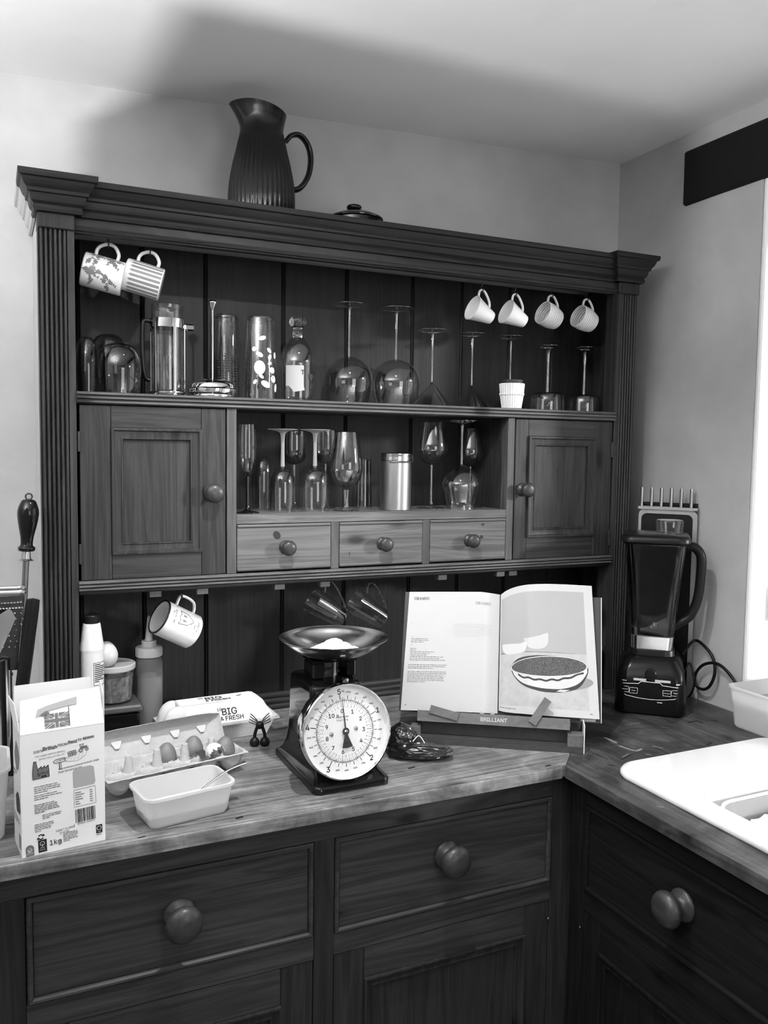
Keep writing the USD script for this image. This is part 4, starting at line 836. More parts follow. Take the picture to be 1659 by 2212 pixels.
arch = unary_union([sbox(0, .004, .0130, .0125), affinity.translate(Point(0, 0).buffer(.0065), .0065, .0125)]).difference(unary_union([Point(.0065, .0100).buffer(.0038).difference(Point(.0065, .0100).buffer(.0028)), LineString([(.004, .010), (.006, .008), (.009, .012)]).buffer(.0006), sbox(.002, .0052, .011, .0060)]))
PR('assured_mark', [(ext(unary_union([arch, sbox(0, 0, .013, .0032)]), .0003), L(.0065), .0005, 3)], PRINTG)
PR('date_stamp', [(text('L2267 10 2023', .0030), L(.0545), .0335, 3), (text('11:07 B2', .0026), L(.060), .0290, 3)], PRINTG)
# print on the turned-in flap and the narrow side
fl_u = np.array([0, 0, fo_[1]]) + eb*fo_[0]; fl_u = fl_u/np.linalg.norm(fl_u); fl_n = np.cross(ex, fl_u)
fl_o = sb(0, -.0005, SH+.0006)
def pflap(nm, mesh, x, z, m_): t.part(nm, basis(moved(asmesh(mesh), (x, z, 0)), fl_o+fl_n*.0004, ex, fl_u, fl_n), m_, smooth=False)
pflap('printed_flag', ext(jack(.0395, .0235), .0003), L(.0395), .0050, PRINTG)
pflap('printed_hill', ext(Polygon([(0, 0), (.004, .013), (.020, .018), (.068, .0265), (.067, .014), (.050, .013), (.020, .009)]), .0003), L(.026), .0250, PRINTL)
pflap('printed_leaf', ext(unary_union([leaf(.004, .003, .009, .005, 20), leaf(.010, .005, .009, .005, -20), leaf(.008, .001, .006, .004, 60)]), .0003), L(.034), .026, PRINTG)
pflap('printed_pole', ext(sbox(0, 0, .0008, .033), .0003), L(.0793), .0050, PRINT)
def pside(nm, mesh, y, z, m_): t.part(nm, basis(moved(asmesh(mesh), (y, z, 0)), sb(0, SD, 0)-ex*.0001, -eb, (0, 0, 1), -ex), m_, smooth=False, parent=left_)
r5 = np.random.default_rng(4)
def blob(w, h, n=14): return Polygon([(w/2*(1+.25*r5.uniform(-1, 1))*math.cos(q), h/2*(1+.2*r5.uniform(-1, 1))*math.sin(q)) for q in np.arange(n)*2*PI/n])
pside('printed_splash', ext(blob(.040, .050), .0003), .043, .164, PRINTG)
pside('printed_badge', ext(Point(0, 0).buffer(1).boundary.buffer(.10).buffer(0), .0003).apply_scale([.012, .019, 1]), .037, .166, PRINTL)
pside('printed_sack', ext(blob(.044, .036), .0003), .046, .083, PRINT)
pside('printed_stamp', ext(sbox(0, 0, .018, .024), .0003), .052, .010, PRINTG)
pside('printed_lines', small_print(-.034, 0, .062, 2, .007, .004, seed=11), .040, .130, PRINTG); pside('printed_lines', small_print(-.034, 0, .062, 3, .005, .002, seed=12), .040, .055, PRINTG)

# ------------------------------------------------------------------ tubs, bottles, egg boxes
def tub(name, label, corners, z0, hgt, mat, r=.016, flare=.008, lip=.004, cat='tub', inside=True, th=.0014):
    """food tub: corners (two world points of the front edge, depth) -> rounded rectangular tub with lip"""
    a, b, dep = corners; a, b = np.asarray(a)[:2], np.asarray(b)[:2]; e = (b-a)/np.linalg.norm(b-a); n = np.array([-e[1], e[0]]); w = np.linalg.norm(b-a)
    R_ = (0, w, 0, dep); S = [inset(R_, r*.25, r*.8, 0), inset(R_, 0, r, .006), inset(R_, -flare, r+.004, hgt-.006), inset(R_, -flare-lip, r+.006, hgt-.005), inset(R_, -flare-lip, r+.006, hgt), inset(R_, -flare+th, r+.003, hgt), inset(R_, -flare+th, r+.003, hgt-.010), inset(R_, th, r-.001, .008), inset(R_, r*.3, r*.7, .002)]
    m_ = rings(S); v = m_.vertices.copy(); o = np.array([a[0], a[1]])
    xy = o + v[:, :1]*e + v[:, 1:2]*n; m_.vertices = np.column_stack([xy, v[:, 2]+z0+.0004]); return m_, (o, e, n, w)
tm, (to, te, tn, tw) = tub('t', '', (at(326, 1797, z=ZW), at(497, 1754, z=ZW), .088), ZW, .060, MILK)
t = Thing('plastic_tub', 'shallow translucent plastic tub in front of the open egg box with a spoon in it', 'tub', (*(to+te*tw/2+tn*.044), ZW))
t.part('tub', tm, MILK, smooth=45)
def loc(x, y, z): q = to+te*x+tn*y; return np.array([q[0], q[1], ZW+z])
t.part('contents', rings([(.006, tw-.006, .006, .082, .012, .0025), (-.001, tw+.001, -.001, .089, .014, .020)]).apply_transform(np.array([[te[0], tn[0], 0, to[0]], [te[1], tn[1], 0, to[1]], [0, 0, 1, ZW], [0, 0, 0, 1.]])), plain('egg_white', .72, .25), smooth=45)
s0, s1 = loc(.085, .034, .026), at(556, 1671, y=loc(tw+.05, .03, 0)[1])
s1 = loc(tw+.045, .028, .079); mid = loc(tw+.002, .030, .0665)
sc_ = spline([s0, (s0+mid)/2+[0, 0, .002], mid, (mid+s1)/2+[0, 0, .0015], s1], 6)
t = Thing('spoon', 'steel spoon resting in the translucent tub, handle over its right rim', 'spoon', s0)
t.part('handle', tube(sc_, np.linspace(.0016, .0022, len(sc_)), 10, ry=np.r_[np.linspace(.0026, .0026, len(sc_)//2), np.linspace(.0028, .0075, len(sc_)-len(sc_)//2)], up=(0, 0, 1)), STEELB, smooth=60)
bl = lathe([(0, -.004), (.7, -.003), (1, 0), (.96, .0008), (.68, -.002), (0, -.003)], 32); bv = bl.vertices*[.026, .017, 1.2]
d_ = np.array([*(-te), -.06]); d_ /= np.linalg.norm(d_); t.part('bowl', basis(trimesh.Trimesh(bv, bl.faces, process=False), s0+d_*.024+[0, 0, -.001], d_, np.array([*tn, 0]), np.cross(d_, np.array([*tn, 0]))*-1 if np.cross(d_, np.array([*tn, 0]))[2] < 0 else np.cross(d_, np.array([*tn, 0]))), STEEL, smooth=60)

def egg_mesh(c, r, ax, k=1.28, cut=None):
    s = trimesh.creation.icosphere(4, 1.0); v = s.vertices.copy(); v[:, :2] *= (1-.16*v[:, 2:3]); v *= [r, r, r*k]
    ax = np.asarray(ax, float)/np.linalg.norm(ax); h = np.cross([0, 1, .3], ax); h /= np.linalg.norm(h); f = s.faces
    return basis(trimesh.Trimesh(v, f, process=False), c, h, np.cross(ax, h), ax)
def shell_mesh(c, r, ax, seed, open_=.1):
    """broken half shell with a jagged edge"""
    n, m_ = 40, 12; q = np.random.default_rng(seed); V, F = [], []; jag = open_+.16*q.standard_normal(n)
    for inner in (0, 1):
        rr = r-(.0007 if inner else 0)
        for i in range(m_+1):
            for k in range(n):
                tt = PI-(PI-(PI/2-jag[k]))*(1-i/m_) if False else PI - (i/m_)*(PI/2+jag[k]); V.append((rr*math.sin(tt)*math.cos(2*PI*k/n), rr*math.sin(tt)*math.sin(2*PI*k/n), rr*1.25*math.cos(tt)))
    N = (m_+1)*n
    for inner in (0, 1):
        for i in range(m_):
            for k in range(n):
                a, b, c_, d = [inner*N+x for x in (i*n+k, i*n+(k+1) % n, (i+1)*n+(k+1) % n, (i+1)*n+k)]; F += [(a, b, c_), (a, c_, d)] if not inner else [(a, c_, b), (a, d, c_)]
    for k in range(n): a, b, c_, d = m_*n+k, m_*n+(k+1) % n, N+m_*n+(k+1) % n, N+m_*n+k; F += [(a, b, c_), (a, c_, d)]
    ax = np.asarray(ax, float)/np.linalg.norm(ax); h = np.cross([0, 1, .3], ax); h /= np.linalg.norm(h)
    return fix(basis(trimesh.Trimesh(np.array(V), np.array(F), process=False), c, h, np.cross(ax, h), ax))
# open egg box: tray of 2 x 5 cups with cones between, lid folded up behind
A2, B2 = at(150, 1745, z=ZW), at(505, 1662, z=ZW)
oe = (B2-A2)[:2]/np.linalg.norm((B2-A2)[:2]); on = np.array([-oe[1], oe[0]]); OL, OW = .300, .112
oo = np.array([.318, -.212])-oe*OL                                           # near-left corner
def ob(x, y, z): q = oo+oe*x+on*y; return np.array([q[0], q[1], ZW+z])
t = Thing('egg_box', 'open grey pulp egg box with brown eggs and broken shells behind the translucent tub', 'egg box', ob(OL/2, OW/2, 0))
nx, ny = 150, 60; X, Y = np.meshgrid(np.linspace(0, 1, nx), np.linspace(0, 1, ny)); px_, py_ = X*OL, Y*OW
cu, cv = (X*5) % 1-.5, (Y*2) % 1-.5
cup = .046-.040*np.clip(1-((cu/.46)**2+(cv/.46)**2), 0, 1)**.55
edge = np.minimum(np.minimum(X*OL, (1-X)*OL), np.minimum(Y*OW, (1-Y)*OW)); cup = np.where(edge < .006, .044, np.minimum(cup, .044))
cup = np.where((np.abs(Y-.5) < .5) & (cup > .040) & (edge > .012), .030+(.044-.030)*.4, cup)
def sheet(x, y, z, th_=.0018):
    ny_, nx_ = x.shape; P_ = np.stack([x, y, z], -1).reshape(-1, 3); Pl = P_-[0, 0, th_]; F = []; N = nx_*ny_
    i, j = np.meshgrid(np.arange(ny_-1), np.arange(nx_-1), indexing='ij'); a = (i*nx_+j).ravel(); b, c_, d = a+1, a+nx_+1, a+nx_
    F = np.vstack([np.stack([a, b, c_], 1), np.stack([a, c_, d], 1), np.stack([a, c_, b], 1)+N, np.stack([a, d, c_], 1)+N])
    bd = list(range(nx_)) + [r*nx_+nx_-1 for r in range(1, ny_)] + [(ny_-1)*nx_+k for k in range(nx_-2, -1, -1)] + [r*nx_ for r in range(ny_-2, 0, -1)]
    E_ = [(bd[k], bd[(k+1) % len(bd)]) for k in range(len(bd))]; F = np.vstack([F] + [np.array([(p, p+N, q), (q, p+N, q+N)]) for p, q in E_])
    return trimesh.Trimesh(np.vstack([P_, Pl]), F, process=False)
rough_ = (meshkit.fbm(np.stack([px_*120, py_*120, px_*0], -1), 3, 4)-.5)*.0014
tray = sheet(px_, py_, cup+rough_+.0010); tv = tray.vertices
tray.vertices = np.array([ob(*q) for q in tv]); tray.vertices[:, 2]; t.part('tray', fix(tray), PULP, smooth=True)
for i in range(1, 5):
    cone = lathe(spline([(.0155, .0165), (.0125, .030), (.0085, .052), (.0065, .068), (.0058, .071), (.0032, .071), (.0026, .067), (.0001, .066)], 3), 24)
    v = cone.vertices; v = v*(1+.06*(meshkit.fbm(v*150, 2, i)[:, None]-.5)); v[:, 2] = cone.vertices[:, 2]
    t.part('divider_cone', fix(trimesh.Trimesh(np.array([ob(OL*i/5+q[0], OW*.5+q[1], q[2]) for q in v]), cone.faces, process=False)), PULP, smooth=60)
# the lid stands up behind, leaning back
LH = .062; u_, w_ = np.meshgrid(np.linspace(0, 1, 90), np.linspace(0, 1, 36)); eu = np.minimum(u_, 1-u_)*OL; ew = np.minimum(w_, 1-w_)*LH
dep = .030*np.clip(np.minimum(eu/.028, np.where(w_ > .5, (1-w_)*LH/.026, 1.0)), 0, 1)**.6
arcz = LH*(w_-.10*(np.abs(u_-.5)*2)**6*w_)
ln = math.radians(60)
lx = u_*OL; lyy = OW+.002+arcz*math.cos(ln)+dep*math.sin(ln); lz = .044+arcz*math.sin(ln)-dep*math.cos(ln)+(meshkit.fbm(np.stack([lx*120, arcz*120, lx*0], -1), 3, 6)-.5)*.0015
lidm = sheet(lx, lyy, lz); lidm.vertices = np.array([ob(*q) for q in lidm.vertices]); lp = t.part('lid', fix(lidm), PULP, smooth=True)
for x in (.070, .135, .200, .262):
    hrt = ext(Polygon([(-.011, .008), (.011, .008), (.010, .001), (.004, -.010), (-.004, -.010), (-.010, .001)]).buffer(-.001).buffer(.001), .003)
    ax_u = np.array([*oe, 0]); ax_v = np.array([*(on*math.cos(ln)), math.sin(ln)]); nn = np.cross(ax_u, ax_v)
    t.part('lid_lug', basis(hrt, ob(x, OW+.002+(.036)*math.cos(ln)+.030*math.sin(ln), .044+.036*math.sin(ln)-.030*math.cos(ln))+nn*.0015, ax_u, ax_v, nn), PULPW, smooth=False, parent=lp)
eggs = [((.131, .030, .043), 'brown hen egg in the open box, front row left of the shells'), ((.184, .083, .045), 'brown hen egg in the open box, back row behind the broken shells'), ((.283, .070, .046), 'brown hen egg in the open box, nearest its right end')]
eggs = [((.150, .082, .043), 'brown hen egg in the open box, leftmost of the three whole ones'), ((.211, .084, .045), 'brown hen egg in the open box, middle one behind the broken shells'), ((.270, .052, .042), 'brown hen egg in the open box, nearest its right end')]
for (x, y, z), lb_ in eggs: solo('egg', egg_mesh(ob(x, y, z), .0215, (.1, .1, 1)), EGG, lb_, 'egg', smooth=True)
solo('egg_shell', shell_mesh(ob(.203, .034, .040), .0205, (-.5, -.3, .8), 2), EGG, 'broken brown egg shell half in the open box, left of the pale half', 'egg shell', smooth=50)
solo('egg_shell', shell_mesh(ob(.238, .028, .046), .0200, (.5, -.75, -.45), 5), EGGW, 'broken egg shell half in the open box showing its pale side', 'egg shell', smooth=50)
# ------------------------------------------------------------------ closed egg box
a3, b3, c3 = np.array([.234, .022]), np.array([.449, .026]), np.array([.176, .117])
ce = np.array([1.0, .05]); ce /= np.linalg.norm(ce); cn = np.array([-ce[1], ce[0]]); CL, CW = .262, .118
ca = np.array([.186, -.014])
def cb(x, y, z): q = ca+ce*x+cn*y; return np.array([q[0], q[1], ZW+z])
t = Thing('egg_box', 'closed white egg box with big black lettering at the back of the worktop', 'egg box', cb(CL/2, CW/2, 0))
base_pts = [cb(x, y, .0008) for x, y in ((.02, .016), (CL-.02, .016), (CL-.02, CW-.016), (.02, CW-.016))] + [cb(x, y, .040) for x, y in ((.004, .004), (CL-.004, .004), (CL-.004, CW-.004), (.004, CW-.004))]
t.part('tray', hull(base_pts), PULP, smooth=False)
t.part('lip', hull([cb(x, y, z) for x, y in ((-.006, -.004), (CL+.006, -.004), (CL+.008, CW+.004), (-.008, CW+.004)) for z in (.0402, .0445)]), PULP, smooth=False)
lidp = [cb(x, y, .0448) for x, y in ((.030, .0), (CL-.022, 0), (CL-.004, .02), (CL-.004, CW-.02), (CL-.02, CW), (.030, CW))] + [cb(x, y, .088) for x, y in ((.034, .030), (CL-.040, .030), (CL-.036, CW-.034), (.036, CW-.034))] + [cb(x, y, .080) for x, y in ((.032, .022), (CL-.030, .022), (CL-.024, .034), (CL-.024, CW-.036), (CL-.032, CW-.026), (.034, CW-.026))]
t.part('lid', hull(lidp), PULPW, smooth=False)
for y in (.032, .084):
    em = trimesh.creation.icosphere(4, 1.0); ev = em.vertices*[.0345, .0265, .044]; ev = ev[:]; t.part('end_bump', trimesh.Trimesh(np.array([cb(.030+q[0], y+q[1], .0450+max(q[2], 0)) for q in ev]), em.faces, process=False), PULPW, smooth=60)
sl_u = np.array([*ce, 0]); sl_v = cb(0, .0215, .080)-cb(0, 0, .0448); sl_v /= np.linalg.norm(sl_v); sl_n = np.cross(sl_u, sl_v)
def sleeve(name, pts, off, mat=CARD): 
    P = np.array(pts); n = np.cross(P[1]-P[0], P[2]-P[0]); n /= np.linalg.norm(n); n *= 1 if n[2] > 0 or n[1] < 0 else -1
    return t.part(name, hull(np.vstack([P+n*off, P+n*(off+.0006)])), mat, smooth=False)
fl0 = sleeve('paper_sleeve', [cb(.031, .0, .0449), cb(CL-.028, .0, .0449), cb(CL-.036, .0217, .0798), cb(.033, .0217, .0798)], .0006)
tp0 = sleeve('paper_sleeve', [cb(.036, .0302, .0880), cb(CL-.046, .0302, .0880), cb(CL-.042, CW-.0342, .0880), cb(.038, CW-.0342, .0880)], .0005)
def fp(nm, mesh, x, y, m_): t.part(nm, basis(moved(asmesh(mesh), (x, y, 0)), cb(0, 0, .0448)+sl_n*.0014, sl_u, sl_v, sl_n), m_, smooth=False, parent=fl0)
fp('lettering', text('10', .0065, bold=True), .118, .030, PRINT); fp('lettering', text('BIG', .0155, bold=True), .128, .0190, PRINT); fp('lettering', text('&', .0085, bold=True), .124, .0070, PRINT); fp('lettering', text('FRESH', .0105, bold=True), .135, .0055, PRINT)
fp('printed_lines', small_print(0, 0, .030, 2, .0035, .0012, seed=21), .064, .0150, PRINTG)
def tpp(nm, mesh, x, y, m_): t.part(nm, basis(moved(asmesh(mesh), (x, y, 0)), cb(0, 0, .0893), sl_u, np.array([*cn, 0]), (0, 0, 1)), m_, smooth=False, parent=tp0)
tpp('lettering', text('10', .007, bold=True), .088, .068, PRINT); tpp('lettering', text('BIG', .017, bold=True), .102, .056, PRINT); tpp('lettering', text('&', .009, bold=True), .100, .042, PRINT); tpp('lettering', text('FRESH', .011, bold=True), .113, .040, PRINT)
tpp('printed_mark', ext(unary_union([leaf(0, 0, .012, .006, 10), leaf(.006, .004, .010, .004, 40)]), .0003), .185, .060, PRINTG)

# ------------------------------------------------------------------ bottles and pots at the left back
qx, qy = .169, .13
t = Thing('squeeze_bottle', 'cloudy squeeze bottle half full with a pale pointed nozzle cap', 'bottle', (qx, qy, ZW))
def lt(name, prof, mat, x, y, z=ZW, n=48, **k): t.part(name, moved(lathe(prof, n), (x, y, z)), mat, **k)
lt('bottle', [(0, .0005), (.028, .0005), (.031, .004), (.0315, .10), (.0315, .172), (.029, .183), (.022, .190), (.0205, .190), (.027, .181), (.0300, .171), (.0300, .008), (0, .006)], MILKC, qx, qy, smooth=45)
lt('sauce', [(0, .0068), (.0292, .0082), (.0295, .14), (0, .14)], plain('sauce', .22, .4), qx, qy)
lt('cap', [(0, .189), (.0312, .189), (.0318, .192), (.0315, .209), (.029, .211), (.0175, .212), (.0175, .224), (.016, .226), (0, .226)], plain('cap_plastic', .55, .4), qx, qy, smooth=30)
lt('nozzle', [(0, .2262), (.0095, .2262), (.0085, .232), (.0035, .283), (.0025, .285), (0, .285)], plain('nozzle_plastic', .60, .4), qx, qy, smooth=30)
kx, ky = .083, .106
t = Thing('lidded_box', 'dark lidded storage box under the round plastic pot', 'box', (kx, ky, ZW))
t.part('body', cbox(kx-.052, kx+.052, ky-.052, ky+.052, ZW+.0005, ZW+.078, .006), BLACKG)
t.part('lid', cbox(kx-.057, kx+.057, ky-.057, ky+.057, ZW+.0782, ZW+.094, .004), plain('box_lid', .10, .25, coat=.5), smooth=False)
t = Thing('round_pot', 'round clear plastic pot with lid standing on the dark box', 'pot', (kx, ky, ZW+.0945)); z0 = ZW+.0945
lt('pot', [(0, .0003), (.041, .0003), (.043, .003), (.0475, .076), (.0460, .076), (.0415, .005), (0, .003)], GTB, kx, ky, z0, smooth=45)
lt('contents', [(0, .0032), (.0405, .0054), (.0440, .062), (.02, .058), (0, .066)], plain('leftovers', .20, .7, mott=.7, mscale=90.0, bump=.5, bscale=120.0), kx, ky, z0)
lt('lid', [(0, .0765), (.049, .0765), (.0505, .079), (.0505, .088), (.048, .090), (.046, .086), (0, .085)], MILK, kx, ky, z0, smooth=30)
bm = egg_mesh((.064, .094, z0+.0851+.030), .029, (.15, .1, 1), 1.02)
solo('onion', bm, plain('onion_skin', .60, .45, mott=.10, mscale=40.0), 'pale round onion sitting on the lid of the plastic pot', 'onion', smooth=True)
wx_, wy_ = .0275, .0190
t = Thing('plastic_bottle', 'tall white plastic bottle with dark cap half hidden by the left post', 'bottle', (wx_, wy_, ZW))
lt('bottle', [(0, .0005), (.023, .0005), (.025, .004), (.0250, .236), (.0262, .240), (.0262, .246), (.0235, .262), (.019, .296), (.0175, .300), (0, .300)], plain('bottle_plastic', .78, .4), wx_, wy_, smooth=35)
lt('cap', [(0, .3003), (.0165, .3003), (.0165, .316), (.015, .318), (0, .318)], BLACKP, wx_, wy_, smooth=35)
lab = unary_union([sbox(-.010, .165, .024, .215).boundary.buffer(.0004)] + [sbox(-.008, .210-i*.0042, -.008+w_, .2118-i*.0042) for i, w_ in enumerate((.014, .026, .026, .024, .026, .022, .026, .018, .025, .010))])
t.part('printed_label', moved(xform(wrap(ext(lab, .0003), lambda z: .0252), rot((0, 0, 1), -65)), (wx_, wy_, ZW)), PRINT, smooth=False)

# ------------------------------------------------------------------ utensil pot at the left edge
ux, uy = -.200, -.110
t = Thing('utensil_pot', 'shiny steel utensil pot cut by the left edge of the photo', 'utensil pot', (ux, uy, ZW))
UR = .0635
lt('pot', [(0, .0005), (UR, .0005), (UR, .272), (UR-.002, .274), (UR-.0035, .272), (UR-.0035, .004), (0, .004)], STEEL, ux, uy, smooth=30)
for z in (.236, .250): t.part('drain_hole', moved(basis(lathe([(0, 0), (.0035, 0), (.0035, .0012), (0, .0012)], 12), (0, 0, 0), (0, 1, 0), (0, 0, 1), (1, 0, 0)), (ux+UR-.0002, uy-.01, ZW+z)), HOOK)
t = Thing('sharpening_steel', 'long sharpening steel with turned black handle and ring standing up against the wall', 'sharpening steel', (-.10, -.02, ZW))
p0, p1 = at(62, 1078, y=-.025), at(52, 1300, y=-.030); dirz = (p0-p1)/np.linalg.norm(p0-p1); e1 = np.cross(dirz, [0, 1, 0]); e1 /= np.linalg.norm(e1); k = mpp(p0)
hs = spline([(.0001, 0), (12*k, -2*k), (18*k, -12*k), (22*k, -28*k), (20*k, -50*k), (14*k, -80*k), (12.5*k, -95*k), (13.5*k, -101*k), (17*k, -104*k), (17.5*k, -109*k), (14*k, -113*k), (.0001, -113*k)], 3)
t.part('handle', basis(lathe([(r, z) for r, z in hs[::-1]], 32), p0, e1, np.cross(dirz, e1), dirz), BLACKG, smooth=45)
t.part('collar', basis(lathe([(.0001, -134*k), (6*k, -134*k), (16*k, -133*k), (10*k, -129*k), (8.5*k, -113.5*k), (.0001, -113.5*k)], 24), p0, e1, np.cross(dirz, e1), dirz), STEELB, smooth=30)
t.part('rod', basis(lathe([(.0001, -.42), (6*k, -.42), (6.5*k, -134.5*k), (.0001, -134.5*k)], 16), p0, e1, np.cross(dirz, e1), dirz), plain('dark_steel', .25, .3, metal=1.0), smooth=30)
rg = p0+dirz*5.5*k; t.part('ring', tube([rg+e1*6.5*k*math.cos(a)+dirz*6.5*k*math.sin(a) for a in np.linspace(0, 2*PI, 28)[:-1]], 1.8*k, 8, closed=True), HOOK)
g0 = at(25, 1270, y=-.11)
t = Thing('grater', 'steel box grater standing in the utensil pot with its rim up', 'grater', (g0[0], -.11, ZW+.1))
gx0, gx1 = at(-30, 1270, y=-.11)[0], at(49, 1270, y=-.11)[0]; gz = g0[2]; gc = (gx0+gx1)/2; hw = (gx1-gx0)/2
gr = trimesh.Trimesh(*(lambda m_: (m_.vertices, m_.faces))(hull([(gc+i*hw*(1 if z > 0 else .62), -.11+j*.022, gz-.012 if z > 0 else gz-.16) for i in (-1, 1) for j in (-1, 1) for z in (0, 1)])))
t.part('body', gr, plain('grater_steel', .10, .3, metal=1.0), smooth=False)
rim_ = np.array([(q[0], q[1], gz-.006) for q in list(rrect(gc-hw-.003, gc+hw+.003, -.137, -.083, .012).exterior.coords)[:-1]])
t.part('rim', tube(rim_, .0062, 10, ry=.0042, closed=True), STEELB, smooth=50)
tth = []
for i in range(11):
    for j in range(9):
        xx = gc-hw*.86+i*hw*1.72/10+(j % 2)*hw*.08; zz = gz-.026-j*.011-.0
        if j > 1 and i % 2: continue
        q = lathe([(.0001, .0035), (.0022, .0010), (.0026, -.0005)], 8); tth.append(basis(q, (xx*1.0, -.1325+.0*j, zz), (1, 0, 0), (0, 0, 1), (0, -1, 0)))
t.part('teeth', tth, STEEL, smooth=30, kind='stuff')
t = Thing('peeler', 'black-handled kitchen tool standing in front of the dresser post', 'kitchen tool', (-.085, -.10, ZW+.05))
q0, q1 = at(72, 1292, y=-.152), at(46, 1500, y=-.152); dz = (q0-q1)/np.linalg.norm(q0-q1); ee = np.cross(dz, [0, 1, 0]); ee /= np.linalg.norm(ee); k = mpp(q0); Lh = np.linalg.norm(q0-q1)+.16
t.part('handle', basis(lathe([(0, -Lh), (8*k, -Lh), (14*k, -.17), (14.5*k, -.02), (13.5*k, -.003), (0, 0)], 32), q0, ee, np.cross(dz, ee), dz), BLACKP, smooth=40)
t = Thing('fish_slice', 'bright steel slice blade slanting out of the utensil pot', 'slice', at(5, 1400, y=-.15))
P4 = [at(*q, y=-.155) for q in ((-60, 1400), (0, 1412), (34, 1336), (26, 1320), (19, 1315), (-20, 1340))]
t.part('blade', hull(np.vstack([P4, np.array(P4)+[0.0, .0012, 0]])), STEEL, smooth=False)
t.part('shank', tube([P4[0], P4[0]+[-.01, .02, -.06], (ux-.01, uy, ZW+.06)], .003, 8), STEEL)
# tub behind the sugar box
m_, (o_, e_, n_, w_) = tub('t', '', ((-.330, -.353), (-.158, -.353), .12), ZW, .128, MILK2, r=.018)
solo('storage_tub', m_, MILK2, 'cloudy plastic storage tub at the left photo edge behind the sugar box', 'tub', smooth=45)

# ------------------------------------------------------------------ kitchen scales
sxc = .4860
t = Thing('kitchen_scales', 'black enamelled kitchen scales with a big round white dial and steel rim', 'scales', (sxc, -.24, ZW))
def hullsec(secs):
    return hull([(sxc+sx*i, y0 if j == 0 else y1, ZW+z) for sx, y0, y1, z in secs for i in (-1, 1) for j in (0, 1)])
def loft(secs, r=.012):
    return rings([(sxc-sx, sxc+sx, y0, y1, min(r, sx*.4), ZW+z) for sx, y0, y1, z in secs])
t.part('base', loft([(.078, -.382, -.128, .0006), (.0835, -.388, -.122, .003), (.0835, -.388, -.122, .012), (.080, -.384, -.126, .017), (.072, -.368, -.134, .026), (.066, -.342, -.142, .045), (.0625, -.318, -.148, .072)], .016), BLACKG, smooth=45)
t.part('body', loft([(.0622, -.316, -.1485, .0722), (.060, -.304, -.150, .11), (.059, -.298, -.150, .178), (.058, -.297, -.151, .190), (.054, -.292, -.156, .1955)], .014), BLACKG, smooth=45)
tilt = math.radians(9); dn = np.array([.0, -math.cos(tilt), math.sin(tilt)]); du = np.array([0, math.sin(tilt), math.cos(tilt)]); dc = on_plane(745, 1579, (sxc, -.372, 1.0), dn); DR = .0955
dxv = np.array([1., 0, 0])
def dial(mesh): return basis(mesh, dc, dxv, du, dn)
t.part('dial_housing', dial(lathe([(0, -.060), (DR*.86, -.060), (DR*.95, -.030), (DR*.985, -.004), (DR*.985, 0), (0, 0)], 72)), BLACKG, smooth=40)
df = t.part('dial_face', dial(lathe([(0, .0012), (DR*.93, .0012), (DR*.955, .007), (DR*.97, .007), (DR*.97, .0003), (0, .0003)], 96)), plain('dial_white', .90, .45, coat=.2), smooth=30)
t.part('bezel', dial(lathe([(DR*.965, .0005), (DR*1.0, -.006), (DR*1.012, .000), (DR*1.015, .009), (DR*1.0, .0150), (DR*.975, .0155), (DR*.962, .0125)], 96, closed=True)), CHROME, smooth=45)
t.part('dial_glass', dial(lathe([(0, .0128), (DR*.961, .0128), (DR*.961, .0140), (0, .0140)], 64)), GT, smooth=30)
A0 = -6.5
def pol(r, deg): a = math.radians(deg+A0); return r*math.sin(a)*DR, r*math.cos(a)*DR
ticks = []
for i in range(250):
    r0, r1 = (.625, .665) if i % 5 else (.605, .70)
    w_ = .00022 if i % 5 else .0003
    if i % 10 == 0: r1, w_ = .745, .00055
    if i % 50 == 0: r1, w_ = .80, .0007
    ticks.append(LineString([pol(r0 if i % 10 else .665, i*1.44), pol(r1, i*1.44)]).buffer(w_, cap_style=2))
inner = []
for i in range(88):
    r0 = .50 if i % 8 == 0 else (.54 if i % 2 == 0 else .575)
    inner.append(LineString([pol(r0, i*360/88.18), pol(.655, i*360/88.18)]).buffer(.0004 if i % 8 == 0 else .00022, cap_style=2))
DZ = .0013
t.part('kilogram_scale', dial(moved(ext(unary_union(ticks), .0002), (0, 0, DZ))), PRINT, smooth=False, parent=df, kind='stuff')
t.part('pound_scale', dial(moved(ext(unary_union(inner), .0002), (0, 0, DZ))), PRINTG, smooth=False, parent=df, kind='stuff')
t.part('dial_ring', dial(moved(ext(Point(0, 0).buffer(DR*.645, quad_segs=24).boundary.buffer(.00025), .0002), (0, 0, DZ))), PRINTG, smooth=False, parent=df)
def dtext(nm, s_, r, deg, h, m_=PRINT, turn=0.0, bold=True):
    x, y = pol(r, deg); t.part(nm, dial(moved(xform(ctext(s_, h, depth=.0002, bold=bold), rot((0, 0, 1), turn)), (x, y, DZ))), m_, smooth=False, parent=df)
for i, s_ in enumerate('51234'): dtext('dial_number', s_, .855 if i else .84, i*72, .0105)
x_, y_ = pol(.84, 5.4); t.part('dial_unit', dial(moved(ctext('kg', .0036, depth=.0002, bold=True), (x_+.001, y_, DZ))), PRINT, smooth=False, parent=df)
for i in range(25):
    if i % 5: dtext('dial_gram_number', ('200', '400', '600', '800')[i % 5-1] if i != 1 else '200g', .815, i*14.4, .0032, PRINT)
for i in range(11): dtext('dial_pound_number', str(i), .43 if i not in (10,) else .455, i*360/11.02, .0080 if i else .0075, PRINT)
